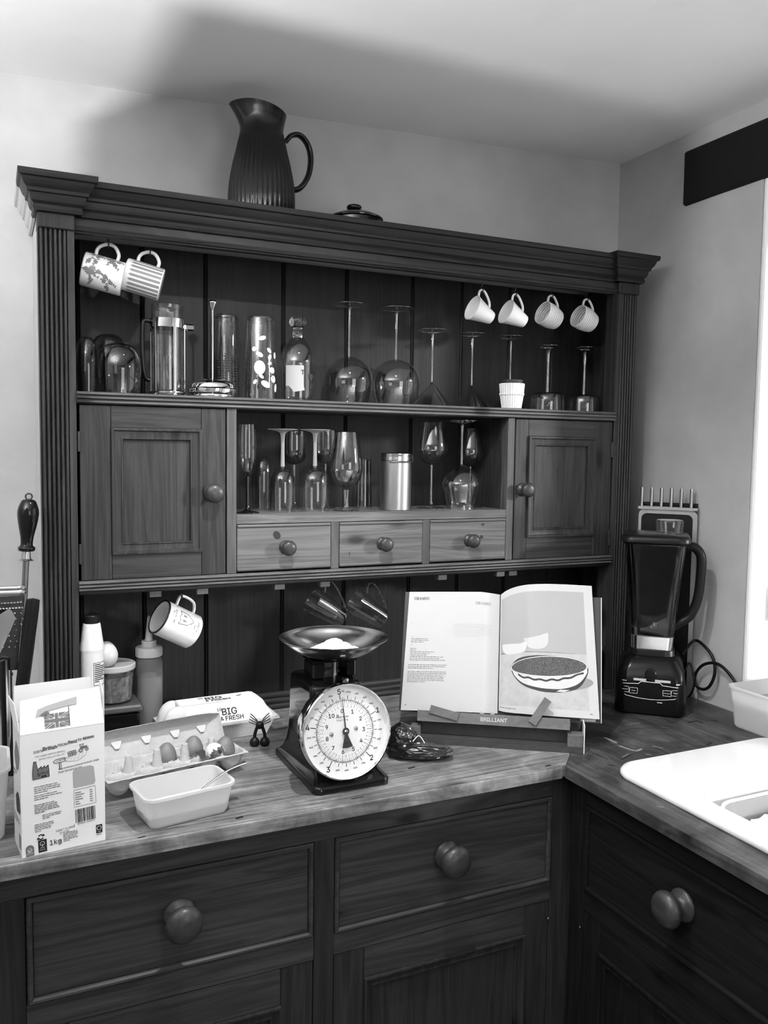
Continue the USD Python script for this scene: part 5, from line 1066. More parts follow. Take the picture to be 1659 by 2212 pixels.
x_, y_ = pol(.455, 10.9*360/11.02); x2_, y2_ = pol(.40, 335); t.part('dial_unit', dial(moved(ctext('lb', .0046, depth=.0002, bold=True), (pol(.455, 10*360/11.02)[0]+.0135, pol(.455, 10*360/11.02)[1]-.001, DZ))), PRINT, smooth=False, parent=df)
for i in range(44):
    if i % 4: dtext('dial_ounce_number', str((i % 4)*4), .515, i*360/44.09, .0026, PRINTG, bold=False)
t.part('dial_word', dial(moved(ctext('weigh & mix', .0036, depth=.0002), (-.005, DR*.30, DZ))), PRINT, smooth=False, parent=df)
t.part('dial_word', dial(moved(ctext('5 kg x 20 g', .0034, depth=.0002), (-.005, DR*.235, DZ))), PRINT, smooth=False, parent=df)
for x in (-.030, .024): t.part('dial_screw', dial(moved(lathe([(0, .0012), (.0044, .0012), (.004, .0030), (0, .0036)], 20), (x, -.003 if x < 0 else .003, 0))), STEELB, parent=df)
na = math.radians(-4); nu = np.array([math.sin(na), math.cos(na)]); nr = np.array([nu[1], -nu[0]])
nd = Polygon([tuple(nu*DR*.72+nr*.00025), tuple(nu*DR*.72-nr*.00025), tuple(-nr*.0016), tuple(nr*.0016)]).union(Polygon([tuple(nr*.001), tuple(-nr*.001), tuple(-nu*DR*.335-nr*.0115), tuple(-nu*DR*.35), tuple(-nu*DR*.335+nr*.0115)])).union(Point(0, 0).buffer(.0075)).union(Point(*(nu*DR*.46)).buffer(.0013))
t.part('pointer', dial(moved(ext(nd, .0007), (0, 0, .0052))), plain('pointer_black', .012, .4), smooth=False)
t.part('pointer_cap', dial(moved(lathe([(0, .0013), (.0042, .0013), (.0042, .0062), (.0034, .0082), (0, .0090)], 24), (0, 0, 0))), CHROME)
zr = at(721, 1376, y=-.222)[2]; pcx = at(721, 1376, y=-.222)[0]; PRd = 118*mpp((pcx, -.222, zr))
ztop = ZW+.1957
t.part('pan_bracket', cbox(pcx-.058, pcx-.030, -.250, -.190, ztop, zr-.048, .004), BLACKG); t.part('pan_bracket', cbox(pcx+.022, pcx+.042, -.250, -.190, ztop, zr-.048, .004), BLACKG)
t.part('pan_plate', cbox(pcx-.060, pcx+.045, -.255, -.185, zr-.0478, zr-.043, .002), BLACKG)
t.part('pan_pillar', moved(lathe([(0, 0), (.007, 0), (.006, .006), (.006, zr-.0480-ztop), (0, zr-.0480-ztop)], 20), (pcx+.002, -.222, ztop)), STEELB)
t.part('bolt', moved(lathe([(0, 0), (.008, 0), (.008, .003), (.005, .006), (0, .007)], 16), (pcx+.005, -.279, ztop+.0002)), STEEL)
t = Thing('scale_pan', 'shiny steel weighing pan on top of the scales', 'pan', (pcx, -.222, zr-.0428)); hp_ = .0428
pp = spline([(.0001, .0), (.030, .0003), (.055, .004), (.078, .013), (.098, .026), (.110, .037), (PRd-.002, hp_-.001)], 4)
pp = [(r*(PRd/.1195) if i < len(pp)-1 else r, z) for i, (r, z) in enumerate(pp)]
t.part('pan', moved(lathe(pp + [(PRd, hp_), (PRd+.0003, hp_+.001), (PRd-.0012, hp_+.0012)] + [(max(r-.0008, 0), z+.0010) for r, z in pp[::-1]], 96), (pcx, -.222, zr-.0428)), plain('pan_steel', .80, .19, metal=1.0), smooth=50)
nf_ = 110; X, Y = np.meshgrid(np.linspace(-1, 1, nf_), np.linspace(-1, 1, nf_)); rr_ = np.hypot(X, Y)
hgt = .040*np.clip(1-rr_, 0, 1)**.95+.016*(meshkit.fbm(np.stack([X*5, Y*5, X*0], -1), 5, 8)-.5)*np.clip(1.15-rr_, 0, 1); fl_z = np.where(rr_ < .98, np.maximum(hgt, -.004), -.004)
RF = .062; fz = .0016+fl_z+ .010*rr_**2*.9
fm = sheet(X*RF+pcx+.002, Y*RF-.222, fz+zr-.0425, .0004); keep = np.repeat([True], len(fm.faces)); cen = fm.triangles_center; fm.update_faces(np.hypot(cen[:, 0]-pcx-.002, cen[:, 1]+.222) < RF*.99); fm.remove_unreferenced_vertices()
solo('flour', fm, plain('flour_white', .90, .95, bump=.7, bscale=500.0, spec=.05), 'heap of white sugar or flour in the steel scale pan', 'flour', smooth=True, kind='stuff')
# ------------------------------------------------------------------ cookery book on its stand
bt = math.radians(18); bnf = np.array([-.557, -.83, 0.0]); bnf /= np.linalg.norm(bnf); bx_ = np.array([-bnf[1], bnf[0], 0.0]); bn_ = math.cos(bt)*bnf+math.sin(bt)*np.array([0, 0, 1.0]); by_ = np.cross(bn_, bx_)
BP = at(866, 1537, z=.955)
def bpt(x, y, z): return BP + bx_*x + by_*y + bn_*z
def bq(u, v, z=0.0):
    q = on_plane(u, v, BP+bn_*z, bn_)-BP-bn_*z; return float(q @ bx_), float(q @ by_)
t = Thing('cookery_book', 'cookery book open at its tiramisu page, propped on the book stand', 'book', bpt(.235, 0, 0))
XS = .2315                                                                       # spine
def bbox(x0, x1, y0, y1, z0, z1): return hull([bpt(x, y, z) for x in (x0, x1) for y in (y0, y1) for z in (z0, z1)])
COVER = plain('book_cover', .035, .5)
t.part('cover', bbox(-.006, XS-.008, .002, .294, -.0100, -.0070), COVER, smooth=False); t.part('cover', bbox(XS+.008, .474, .001, .299, -.0100, -.0070), COVER, smooth=False); t.part('spine', bbox(XS-.0078, XS+.0078, .0015, .296, -.0118, -.0098), COVER, smooth=False)
t.part('cover_edge', bbox(.4743, .4760, .001, .299, -.0100, -.0066), CARD, smooth=False)
class Page:
    """one printed side: (s, q) in 0..1 across and up the page -> room"""
    def __init__(s, top, bot, zf):
        s.top, s.bot, s.zf = np.array(top), np.array(bot), zf
    def pos(s, a, b, up=0.0):
        t_ = (s.top[:, 0]-s.top[0, 0])/(s.top[-1, 0]-s.top[0, 0]); tb_ = (s.bot[:, 0]-s.bot[0, 0])/(s.bot[-1, 0]-s.bot[0, 0])
        T_ = np.stack([np.interp(a, t_, s.top[:, k]) for k in (0, 1)], -1); B_ = np.stack([np.interp(a, tb_, s.bot[:, k]) for k in (0, 1)], -1)
        P_ = B_*(1-b)[:, None]+T_*b[:, None]; z = s.zf(a)+up
        return BP + P_[:, :1]*bx_ + P_[:, 1:]*by_ + z[:, None]*bn_
    def sheet(s, th_):
        X, Y = np.meshgrid(np.linspace(0, 1, 48), np.linspace(0, 1, 12)); a, b = X.ravel(), Y.ravel(); P_, Q_ = s.pos(a, b), s.pos(a, b)-bn_*th_(a)[:, None] if callable(th_) else s.pos(a, b)-bn_*th_
        F = []; N = len(a)
        for i in range(11):
            for j in range(47): k = i*48+j; F += [(k, k+1, k+49), (k, k+49, k+48), (N+k, N+k+49, N+k+1), (N+k, N+k+48, N+k+49)]
        bd = list(range(48))+[r*48+47 for r in range(1, 12)]+[11*48+k for k in range(46, -1, -1)]+[r*48 for r in range(10, 0, -1)]
        for k in range(len(bd)): p_, q_ = bd[k], bd[(k+1) % len(bd)]; F += [(p_, p_+N, q_), (q_, p_+N, q_+N)]
        return trimesh.Trimesh(np.vstack([P_, Q_]), np.array(F), process=False)
    def draw(s, poly, up=.0003, size=.02):
        """flat print: a polygon in page units (0..1, 0..1) or a mesh already in them"""
        m_ = ext(poly, 1.0) if not hasattr(poly, 'vertices') else poly; v, f = trimesh.remesh.subdivide_to_size(m_.vertices*[1, 1, 0]+[0, 0, 0], m_.faces, size, max_iter=30) if False else (m_.vertices, m_.faces)
        v, f = trimesh.remesh.subdivide_to_size(np.column_stack([v[:, :2], v[:, 2]*1e-4]), f, size, max_iter=30)
        return trimesh.Trimesh(s.pos(v[:, 0], v[:, 1], up*(v[:, 2] > 5e-5)), f, process=False)
lpg = Page([bq(885, 1279), bq(960, 1278.5), bq(1040, 1279), bq(1080, 1284)], [bq(866, 1534), bq(930, 1536), bq(1000, 1538), bq(1074.5, 1541.5)], lambda a: .004*(1-np.clip((a-.80)/.2, 0, 1)**2)-.004*np.clip((a-.85)/.15, 0, 1))
rtop = [bq(u, v) for u, v in ((1082, 1285), (1092, 1278), (1104, 1272.5), (1118, 1268.5), (1134, 1265.8), (1155, 1264.2), (1180, 1263.5), (1220, 1264.5), (1277, 1267.5))]
rbot = [bq(u, v) for u, v in ((1077, 1534.5), (1084, 1537), (1096, 1539), (1110, 1540.6), (1128, 1542), (1150, 1544), (1180, 1546.5), (1225, 1549.5), (1294, 1554))]
rtx = np.array([p_[0] for p_ in rtop]); 
rpg = Page(rtop, rbot, lambda a: .002+.016*np.clip(a/.30, 0, 1)**.6-.004*np.clip((a-.3)/.7, 0, 1))
lp_ = t.part('left_page', lpg.sheet(lambda a: lpg.zf(a)+.0068), PAPER, smooth=40); rp_ = t.part('right_page', rpg.sheet(lambda a: rpg.zf(a)+.0068), PAPER, smooth=40)
def letters(s_, x, y, h, asp, serif=True):
    """roman capitals drawn with thick and thin strokes and serifs, in page units (asp = page height / width)"""
    out = []; T, N_ = .17, .07
    def st(a, b, w): return LineString([a, b]).buffer(w/2, cap_style=2)
    def sf(x0, y0, w=.30): return sbox(x0-w/2, y0-.03, x0+w/2, y0+.035)
    q = 0.0
    for c in s_:
        if c == 'T': g_ = [st((.36, 0), (.36, 1), T), st((.02, .96), (.70, .96), N_), sf(.36, .03, .34), sbox(.0, .78, .05, 1), sbox(.67, .78, .72, 1)]; w = .72
        elif c == 'I': g_ = [st((.18, 0), (.18, 1), T), sf(.18, .03, .34), sf(.18, .97, .34)]; w = .36
        elif c == 'R': g_ = [st((.18, 0), (.18, 1), T), sf(.18, .03, .34), sf(.15, .97, .28), affinity.translate(affinity.scale(Point(0, 0).buffer(1), .33, .26), .32, .73).difference(affinity.translate(affinity.scale(Point(0, 0).buffer(1), .19, .19), .31, .73)).difference(sbox(-.3, .4, .15, 1.1)), st((.34, .50), (.68, .0), T*.95), sf(.70, .03, .22)]; w = .78
        elif c == 'A': g_ = [st((.10, 0), (.40, 1), N_), st((.38, 1), (.70, 0), T), st((.22, .36), (.58, .36), N_), sf(.10, .03, .26), sf(.70, .03, .30)]; w = .84
        elif c == 'M': g_ = [st((.14, 0), (.18, 1), N_), st((.17, 1), (.50, .04), T*.9), st((.50, .04), (.82, 1), N_), st((.84, 0), (.82, 1), T), sf(.14, .03, .26), sf(.85, .03, .32), sf(.11, .97, .20), sf(.88, .97, .2)]; w = 1.02
        elif c == 'S': g_ = [LineString([(.10+.40*(.5+.5*math.cos(a)) if False else .30+.20*math.cos(a), .73+.20*math.sin(a)) for a in np.linspace(.5, 3.9, 14)] + [(.30+.22*math.cos(a), .27+.22*math.sin(a)) for a in np.linspace(1.1, -2.7, 14)]).buffer(.065), sbox(.46, .70, .50, .95), sbox(.06, .04, .10, .28)]; w = .60
        elif c == 'U': g_ = [st((.18, .30), (.18, 1), T), sf(.18, .97, .32), st((.68, .28), (.68, 1), N_), sf(.68, .97, .26), LineString([(.43+.25*math.cos(a), .30+.28*math.sin(a)) for a in np.linspace(PI, 2*PI, 12)]).buffer(.05)]; w = .86
        elif c == '`': g_ = [st((-.52, 1.34), (-.36, 1.12), .08)]; w = 0
        g_ = unary_union(g_); out.append(affinity.affine_transform(g_, [h*asp, 0, 0, h, x+q*h*asp, y])); q += (w+.07) if w else 0
    return unary_union(out)
AS = .293/.226
def LP(nm, poly, m_): t.part(nm, lpg.draw(poly), m_, smooth=False, parent=lp_)
LP('title', letters('TIRAMISU', .058, .930, .0225, AS), PRINT)
LP('title', letters('TIRAMISU`', .735, .893, .0225, AS), PRINTG)
def lines(x, y, w, n, p_, h, seed, last=.6, asp=1.0):
    r = np.random.default_rng(seed); out = []
    for i in range(n):
        q = x; e = x+w*(last if i == n-1 else r.uniform(.9, 1.0)); yy = y-i*p_
        while q < e-.004: l = r.uniform(.008, .034); out.append(sbox(q, yy, min(q+l, e), yy+h*r.uniform(.8, 1.1))); q += l+.006
    return unary_union(out)
LP('printed_lines', lines(.515, .722, .43, 9, .0128, .0042, 31, .62), PRINTL); LP('printed_lines', lines(.058, .594, .20, 3, .0135, .005, 32, .7), PRINTG)
for y, ls in ((.512, (.075, .065, .26, .21, .18, .36, .33, .38)), ):
    LP('printed_ingredients', unary_union([lines(.055, y-i*.0138, l, 1, .01, .0052, 40+i, 1.0) for i, l in enumerate(ls)]), PRINTG)
LP('printed_lines', lines(.045, .376, .41, 3, .0140, .0055, 51, .66), PRINTG); LP('printed_lines', lines(.043, .318, .425, 7, .0140, .0055, 52, .46), PRINTG)
LP('page_number', sbox(.035, .042, .055, .048), PRINTG); LP('printed_marks', unary_union([Point(.068, .614).buffer(.004), Point(.064, .546).buffer(.004), Point(.062, .725).buffer(.003)]), PRINTG)
def RP(nm, poly, m_, up=.0003, parent=rp_): return t.part(nm, rpg.draw(poly, up), m_, smooth=False, parent=rp_)
PHB = plain('photo_backdrop', .34, .5); PHT = plain('photo_table', .42, .5, mott=.10, mscale=60.0); PHW = plain('photo_white', .56, .5); PHD = plain('photo_cocoa', .07, .6, mott=1.0, mscale=420.0); PHK = plain('photo_dark', .03, .5); PHS = plain('photo_shade', .25, .5)
x0, x1, y0, y1 = .012, .905, .058, .945
RP('picture_backdrop', sbox(x0, .47, x1, y1), PHB); RP('picture_table', Polygon([(x0, y0), (x1, y0), (x1, .470), (.5, .476), (x0, .478)]), PHT)
RP('picture_bowl', smoothp([(.028, .552), (.036, .500), (.075, .464), (.16, .458), (.245, .468), (.278, .505), (.280, .552), (.21, .540), (.11, .545)]), PHW, .0006); RP('picture_bowl', smoothp([(.250, .578), (.290, .520), (.350, .498), (.44, .500), (.500, .530), (.512, .585), (.505, .620), (.43, .602), (.33, .585)]), plain('photo_white_far', .50, .5), .0005)
def el(cx, cy, a, b, rt=0): return affinity.translate(affinity.rotate(affinity.scale(Point(0, 0).buffer(1, quad_segs=20), a, b), rt), cx, cy)
RP('picture_shadow', el(.60, .245, .36, .060, 3), PHS, .0005)
dish_ = smoothp([(.112, .365), (.150, .290), (.235, .222), (.38, .184), (.52, .174), (.66, .182), (.80, .215), (.880, .285), (.912, .370), (.80, .43), (.5, .45), (.22, .43)])
RP('picture_dish', dish_.union(el(.512, .365, .40, .082, 2)), PHK, .0006); RP('picture_dish_side', smoothp([(.122, .355), (.165, .285), (.25, .232), (.39, .206), (.52, .200), (.65, .206), (.78, .238), (.862, .290), (.900, .362), (.75, .41), (.5, .42), (.25, .41)]), PHW, .0008)
RP('picture_layer', LineString(spline([(.20, .298), (.25, .275), (.30, .278), (.36, .262), (.42, .268), (.48, .258), (.54, .272), (.60, .266), (.66, .284), (.73, .290), (.80, .318), (.86, .330)], 3)).buffer(.007), PHK, .0010)
RP('picture_dish_rim', el(.512, .366, .398, .080, 2), PHW, .0010); RP('picture_topping', el(.512, .368, .385, .072, 2), PHD, .0012)
RP('picture_glint', Polygon([(.58, .182), (.66, .182), (.72, .200), (.62, .198)]), PHW, .0011)
RP('caption', lines(.012, .030, .16, 1, .01, .006, 61, 1.0), PRINTG); RP('page_number', sbox(.91, .030, .935, .035), PRINTG)
t.part('barcode_label', bbox(.427, .462, .0035, .013, -.0068, -.0063), PAPER, smooth=False)
# the stand: base board, leaning back board, ledge with lip and two page arms
WS = wood('stand_wood', 0, .12, .19, knots=False, fine=1.0, coat=.1); WSD = wood('stand_wood_dark', 0, .05, .075, knots=False)
gz = np.array([0, 0, 1.0])
def spt(x, f, z): return np.array([BP[0], BP[1], ZW]) + bx_*x + bnf*f + gz*z            # f: towards the room
def sbx(x0, x1, f0, f1, z0, z1): return hull([spt(x, f, z) for x in (x0, x1) for f in (f0, f1) for z in (z0, z1)])
t = Thing('book_stand', 'flat grey wooden book stand with ledge and two page arms on the worktop corner', 'book stand', spt(.235, 0, 0))
t.part('base_board', sbx(.030, .430, -.130, .052, .0005, .013), WSD, smooth=False); t.part('base_edge', sbx(.030, .4305, .0525, .058, .0005, .010), WSD, smooth=False)
t.part('front_rail', sbx(.395, .430, .020, .052, .0132, .040), WS, smooth=False); t.part('front_rail', sbx(.030, .052, .020, .052, .0132, .036), WS, smooth=False)
t.part('end_strip', sbx(.4308, .4330, .012, .058, .0005, .066), CARDI, smooth=False)
t.part('riser', sbx(.053, .394, -.012, .019, .0132, .044), WSD, smooth=False)
t.part('back_board', hull([bpt(x, y, z) for x in (.055, .405) for y in (-.012, .225) for z in (-.0125, -.022)]), WS, smooth=False)
t.part('ledge', hull([bpt(x, y, z) for x in (.045, .40) for y in (-.0135, -.0030) for z in (-.0120, .034)]), WS, smooth=False)
lip0 = t.part('lip', hull([bpt(x, y, z) for x in (.045, .40) for y in (-.0190, .0060) for z in (.0345, .0395)]), WS, smooth=False)
t.part('lettering', basis(ctext('BRILLIANT', .0085, bold=True), bpt(.225, -.0065, .0396), bx_, by_, bn_), PAPER, smooth=False, parent=lip0)
def arm(p_, q_, w=.0095):
    a_, b_ = np.array(p_), np.array(q_); d_ = (b_-a_)/np.linalg.norm(b_-a_); n_ = np.array([-d_[1], d_[0]])*w
    return hull([bpt(*(r+s_*n_), z) for r in (a_, b_) for s_ in (-1, 1) for z in (.0396, .0446)])
t.part('page_arm', arm(bq(929, 1531, .042), bq(990, 1549, .042)), WS, smooth=False); t.part('page_arm', arm(bq(1184, 1511, .042), bq(1149, 1563, .042)), WS, smooth=False)
for x in (.19, .215): t.part('page_clip', hull([bpt(x+q, y, z) for q, y in ((0, .004), (.012, .0065), (.004, .012)) for z in (.018, .020)]), STEELB, smooth=False)

# ------------------------------------------------------------------ small things beside the scales
def lump(c, r, seed, f=6.0, amp=.25, ax=None):
    s_ = trimesh.creation.icosphere(5, 1.0); v = s_.vertices; n_ = meshkit.fbm(v*f*.35+seed, 4, seed)[:, None]-.5; v = v*(1+amp*2*n_)
    v = v*np.asarray(r)
    if ax is not None: v = v @ np.asarray(ax)
    v = v+np.asarray(c); v[:, 2] = np.maximum(v[:, 2], ZW+.0006); return trimesh.Trimesh(v, s_.faces, process=False)
FOIL = usdkit.material(stage, f'{LOOKS}/patterned_cloth', {'g': ('geometry', {}), 'v': ('voronoi_texture', {'scale': 42.0, 'feature': 'f1'}), 'r': ('rgb_ramp', {'ramp': [(.0, g3(.6)), (.16, g3(.5)), (.19, g3(.008)), (1.0, g3(.006))]}), 'n': ('noise_texture', {'scale': 45.0, 'detail': 2.0}), 'b': ('bump', {'strength': .2, 'distance': .004}), 'p': ('principled_bsdf', {'roughness': .28, 'coat_weight': .4})},
                       [('g.position', 'v.vector'), ('v.distance', 'r.fac'), ('r.color', 'p.base_color'), ('g.position', 'n.vector'), ('n.fac', 'b.height'), ('b.normal', 'p.normal')], 'p.BSDF')
c1, c2 = at(882, 1590, y=-.205), at(905, 1624, z=ZW+.016)
t = Thing('oven_mitt', 'crumpled shiny black patterned mitt lying between the scales and the book stand', 'mitt', (c2[0], c2[1], ZW))
ang = math.radians(-28); axm = np.array([[math.cos(ang), math.sin(ang), 0], [-math.sin(ang), math.cos(ang), 0], [0, 0, 1]])
t.part('hand', lump((c2[0]+.005, c2[1], ZW+.0165), (.074, .030, .0185), 4, 8, .16, axm), FOIL, smooth=True)
t.part('cuff', lump((c2[0]-.022, c2[1]+.045, ZW+.036), (.036, .032, .034), 9, 7, .16), FOIL, smooth=True)
t.part('loop', tube(spline([(c2[0]-.01, c2[1]+.012, ZW+.037), (c2[0]+.008, c2[1]+.018, ZW+.046), (c2[0]+.014, c2[1]+.004, ZW+.036), (c2[0]+.012, c2[1]-.006, ZW+.031)], 6), .0011, 6), CARDI)
cl0 = at(561, 1611, z=ZW); k = mpp(cl0)
t = Thing('wire_ornament', 'small dark ornament on two round feet with splayed wire tines beside the closed egg box', 'ornament', cl0)
rx, ru, rd = frame(cl0); fw = np.array([rd[0], rd[1], 0])/math.hypot(rd[0], rd[1])
for s_ in (-1, 1):
    fc = cl0+rx*s_*11*k; t.part('foot', moved(lathe(spline([(.0001, .0003), (7*k, .0005), (10.5*k, .006), (9.5*k, .014), (5*k, .020), (.0001, .022)], 3), 24), fc), BLACKP, smooth=60)
    t.part('leg', tube(spline([fc+[0, 0, .017], fc-rx*s_*1*k+[0, 0, .030], cl0+rx*s_*5*k+[0, 0, .046]], 5), 3.6*k, 10), BLACKP, smooth=60)
t.part('body', moved(lathe(spline([(.0001, .040), (6*k, .042), (9*k, .048), (7*k, .056), (.0001, .058)], 3), 20), cl0), BLACKP, smooth=60)
for s_ in (-1, 1):
    for j in range(4):
        z1 = .056+.0060*j; t.part('tine', tube(spline([cl0+rx*s_*2*k+[0, 0, .054], cl0+rx*s_*9*k-fw*.004+[0, 0, .053+.0045*j], cl0+rx*s_*(20-j)*k-fw*.006+[0, 0, z1+.002], cl0+rx*s_*(23-j)*k-fw*.004+[0, 0, z1+.004]], 5), 1.2*k, 6), plain('tine_grey', .10, .4) if j == 0 and s_ < 0 else f'{LOOKS}/tine_grey', smooth=60)

# ------------------------------------------------------------------ blender in the corner
bc = np.array([1.462, -.166, ZW]); bX = np.array([.735, -.678, 0.0]); bN = np.array([-.678, -.735, 0.0])
def place(mesh): return basis(mesh, bc, bX, -bN, gz)                              # local: x right, y away from the viewer, z up
t = Thing('blender', 'black countertop blender with dark clear jug standing in the worktop corner', 'blender', bc)
def bl(secs, r): return place(rings([(-sx, sx, -sy0, sy1, min(r, sx*.6), z) for sx, sy0, sy1, z in secs]))
BLK = plain('blender_black', .005, .22, spec=.2)
bb = t.part('base', bl([(.086, .097, .097, .0006), (.090, .101, .100, .006), (.091, .102, .100, .030), (.088, .099, .098, .080), (.084, .090, .094, .115), (.072, .072, .080, .142), (.062, .060, .066, .150)], .028), BLK, smooth=45)
t.part('collar', bl([(.060, .058, .064, .1502), (.058, .056, .062, .164), (.057, .055, .060, .166)], .030), BLACKP, smooth=45)
t.part('jug_base', bl([(.053, .052, .052, .1662), (.055, .054, .054, .200), (.056, .055, .055, .203)], .018), STEEL, smooth=45)
jr = t.part('jug', bl([(.055, .054, .054, .2032), (.058, .057, .057, .226), (.066, .065, .065, .33), (.078, .076, .076, .445), (.080, .078, .078, .450), (.077, .075, .075, .450), (.063, .062, .062, .33), (.054, .053, .053, .228), (.050, .049, .049, .222)], .026), GBL, smooth=45)
t.part('blade_hub', place(moved(lathe([(0, 0), (.016, 0), (.014, .010), (.006, .014), (0, .015)], 24), (0, 0, .2225))), STEEL)
for a in (20, 110, 200, 290): t.part('blade', place(moved(xform(hull([(0, -.005, 0), (.030, -.003, .014 if a % 180 == 20 else .004), (.030, .002, .015 if a % 180 == 20 else .005), (0, .005, .0012), (0, -.005, .0015), (0, .005, 0)]), rot((0, 0, 1), a)), (0, 0, .2340))), STEEL, smooth=False)
t.part('lid', bl([(.082, .080, .080, .4502), (.088, .086, .086, .456), (.088, .086, .086, .466), (.083, .081, .081, .474), (.045, .045, .045, .478)], .03), BLACKP, smooth=45)
t.part('lid_cap', place(moved(fix(lathe([(0, .0), (.034, 0), (.036, .030), (.033, .034), (0, .034)], 32)), (.034, -.01, .4785))), GTB, smooth=45)
hh = spline([(.074, 0, .442), (.100, 0, .440), (.1175, 0, .415), (.118, 0, .360), (.112, 0, .300), (.095, 0, .255), (.070, 0, .236), (.054, 0, .222)], 7)
t.part('handle', place(tube(hh, .0125, 16, ry=.015, up=(1, 0, 0))), BLACKP, smooth=60)
# control panel: arched outline, bright strip, four framed keys, dial
def front(z): return float(np.interp(z, [.03, .08, .115, .142], [.102, .099, .090, .072]))
def pf(poly, d, extra=.0004):
    m_ = ext(poly, d); v, f = trimesh.remesh.subdivide_to_size(m_.vertices, m_.faces, .012, max_iter=10)
    xx = np.clip(np.abs(v[:, 0])-.058, 0, .03); sag = np.where(xx > 0, .028-np.sqrt(np.maximum(.028**2-xx**2, 0)), 0)
    yy = -np.array([front(z) for z in v[:, 1]])-extra-v[:, 2]+sag
    return place(trimesh.Trimesh(np.stack([v[:, 0], yy, v[:, 1]], 1), f, process=False))
SILV = plain('panel_silver', .55, .3, metal=.6); WLINE = plain('panel_line', .75, .5)
outl = Polygon([(-.080, .080), (-.030, .083), (-.024, .089), (.024, .089), (.030, .083), (.080, .080), (.082, .074), (.079, .058), (.060, .050), (.030, .0455), (0, .0440), (-.030, .0455), (-.060, .050), (-.079, .058), (-.082, .074)])
t.part('panel_outline', pf(outl.boundary.buffer(.00075), .0006), WLINE, smooth=False, parent=bb)
for a_, b_ in ((-.043, -.011), (.011, .050), (.064, .078), (-.080, -.060)): t.part('panel_strip', pf(sbox(a_, .0905 if abs(a_+b_) < .1 else .0865, b_, .0965 if abs(a_+b_) < .1 else .0895), .0006), SILV, smooth=False, parent=bb)
for kx_, kz, sh_, w1 in ((-.064, .066, .003, 'Smoothie'), (-.042, .064, -.001, 'Frozen'), (.042, .064, .001, 'Ice Crush'), (.063, .066, -.003, 'Soup')):
    key = Polygon([(kx_-.0088-sh_*.3, kz+.006), (kx_+.0088-sh_*.3, kz+.006), (kx_+.0088+sh_*.3, kz-.006), (kx_-.0088+sh_*.3, kz-.006)]).buffer(.0012)
    t.part('key_outline', pf(key.boundary.buffer(.00055), .0006), WLINE, smooth=False, parent=bb); cw = ctext(w1, .0030 if len(w1) < 6 else .0024, depth=.0004, bold=True)
    t.part('key_word', basis(cw, bc+bX*kx_+gz*kz+bN*(front(kz)+.0006-(.028-math.sqrt(.028**2-max(0, abs(kx_)-.058)**2))), bX, gz, bN), WLINE, smooth=False, parent=bb)
t.part('dial', basis(lathe([(.0001, .010), (.0125, .009), (.0150, .0065), (.0155, 0), (.0001, 0)], 32), bc+gz*.1085+bN*(front(.1085)+.0003), bX, gz, bN), BLACKP, smooth=40, parent=bb)
t.part('badge', pf(sbox(.018, .0370, .031, .0390), .0006), WLINE, smooth=False, parent=bb)
cbl = [bc-bN*.05+bX*.080+gz*.135] + [at(u, v, x=1.603) for u, v in ((1500, 1384), (1524, 1398), (1541, 1424), (1544, 1455), (1533, 1482), (1517, 1489), (1502, 1478), (1503, 1455), (1518, 1437), (1540, 1432), (1560, 1440), (1582, 1464), (1596, 1486))]
solo('power_cable', tube(spline(cbl, 6), .0042, 10), BLACKP, 'black power cable looping behind the blender against the right wall', 'cable', smooth=60)
cb2 = [bc-bN*.06+bX*.085+gz*.075] + [at(u, v, x=1.596) for u, v in ((1488, 1432), (1496, 1450), (1500, 1472), (1496, 1492), (1488, 1505))]
solo('power_cable', tube(spline(cb2, 6), .0028, 8), BLACKP, 'thin dark cable hanging close beside the blender base', 'cable', smooth=60)

# ------------------------------------------------------------------ metal rack behind the blender
r0, r1 = np.array([1.535, -.045, 0]), np.array([1.616, -.155, 0]); rX = (r1-r0)/np.linalg.norm(r1-r0); rL_ = np.linalg.norm(r1-r0); rN = np.array([rX[1], -rX[0], 0]); rz = ZW+.535
def rk(x, d, z): return r0+rX*x+rN*d+gz*z
def rbx(x0, x1, d0, d1, z0, z1): return hull([rk(x, d, z) for x in (x0, x1) for d in (d0, d1) for z in (z0, z1)])
GREYM = plain('grey_metal', .42, .35, metal=.7)
t = Thing('pin_rack', 'flat grey metal rack with a row of upright pins standing behind the blender', 'rack', rk(rL_/2, 0, ZW))
pan_ = sbox(-.02, -.535, rL_+.004, -.004).buffer(-.018).buffer(.018).difference(sbox(-.012, -.51, rL_-.008, -.016).buffer(-.016).buffer(.016))
t.part('frame', basis(ext(pan_, .004), rk(0, .0, rz), rX, gz, rN), GREYM, smooth=False)
t.part('board', rbx(-.014, rL_-.004, -.006, -.0005, rz-.52, rz-.012), BLACKP, smooth=False); t.part('bar', rbx(-.02, rL_+.004, -.010, .012, rz-.0038, rz+.004), GREYM, smooth=False); t.part('rail', tube([rk(-.02, -.014, rz+.010), rk(rL_+.002, -.014, rz+.010)], .0055, 10), BLACKP)
for i in range(6): t.part('pin', basis(lathe([(0, 0), (.0050, 0), (.0050, .050), (.0044, .053), (0, .054)], 14), rk(-.013+i*(rL_+.004)/5.2, 0, rz+.0042), rX, np.cross(gz, rX), gz), STEELB, smooth=40)

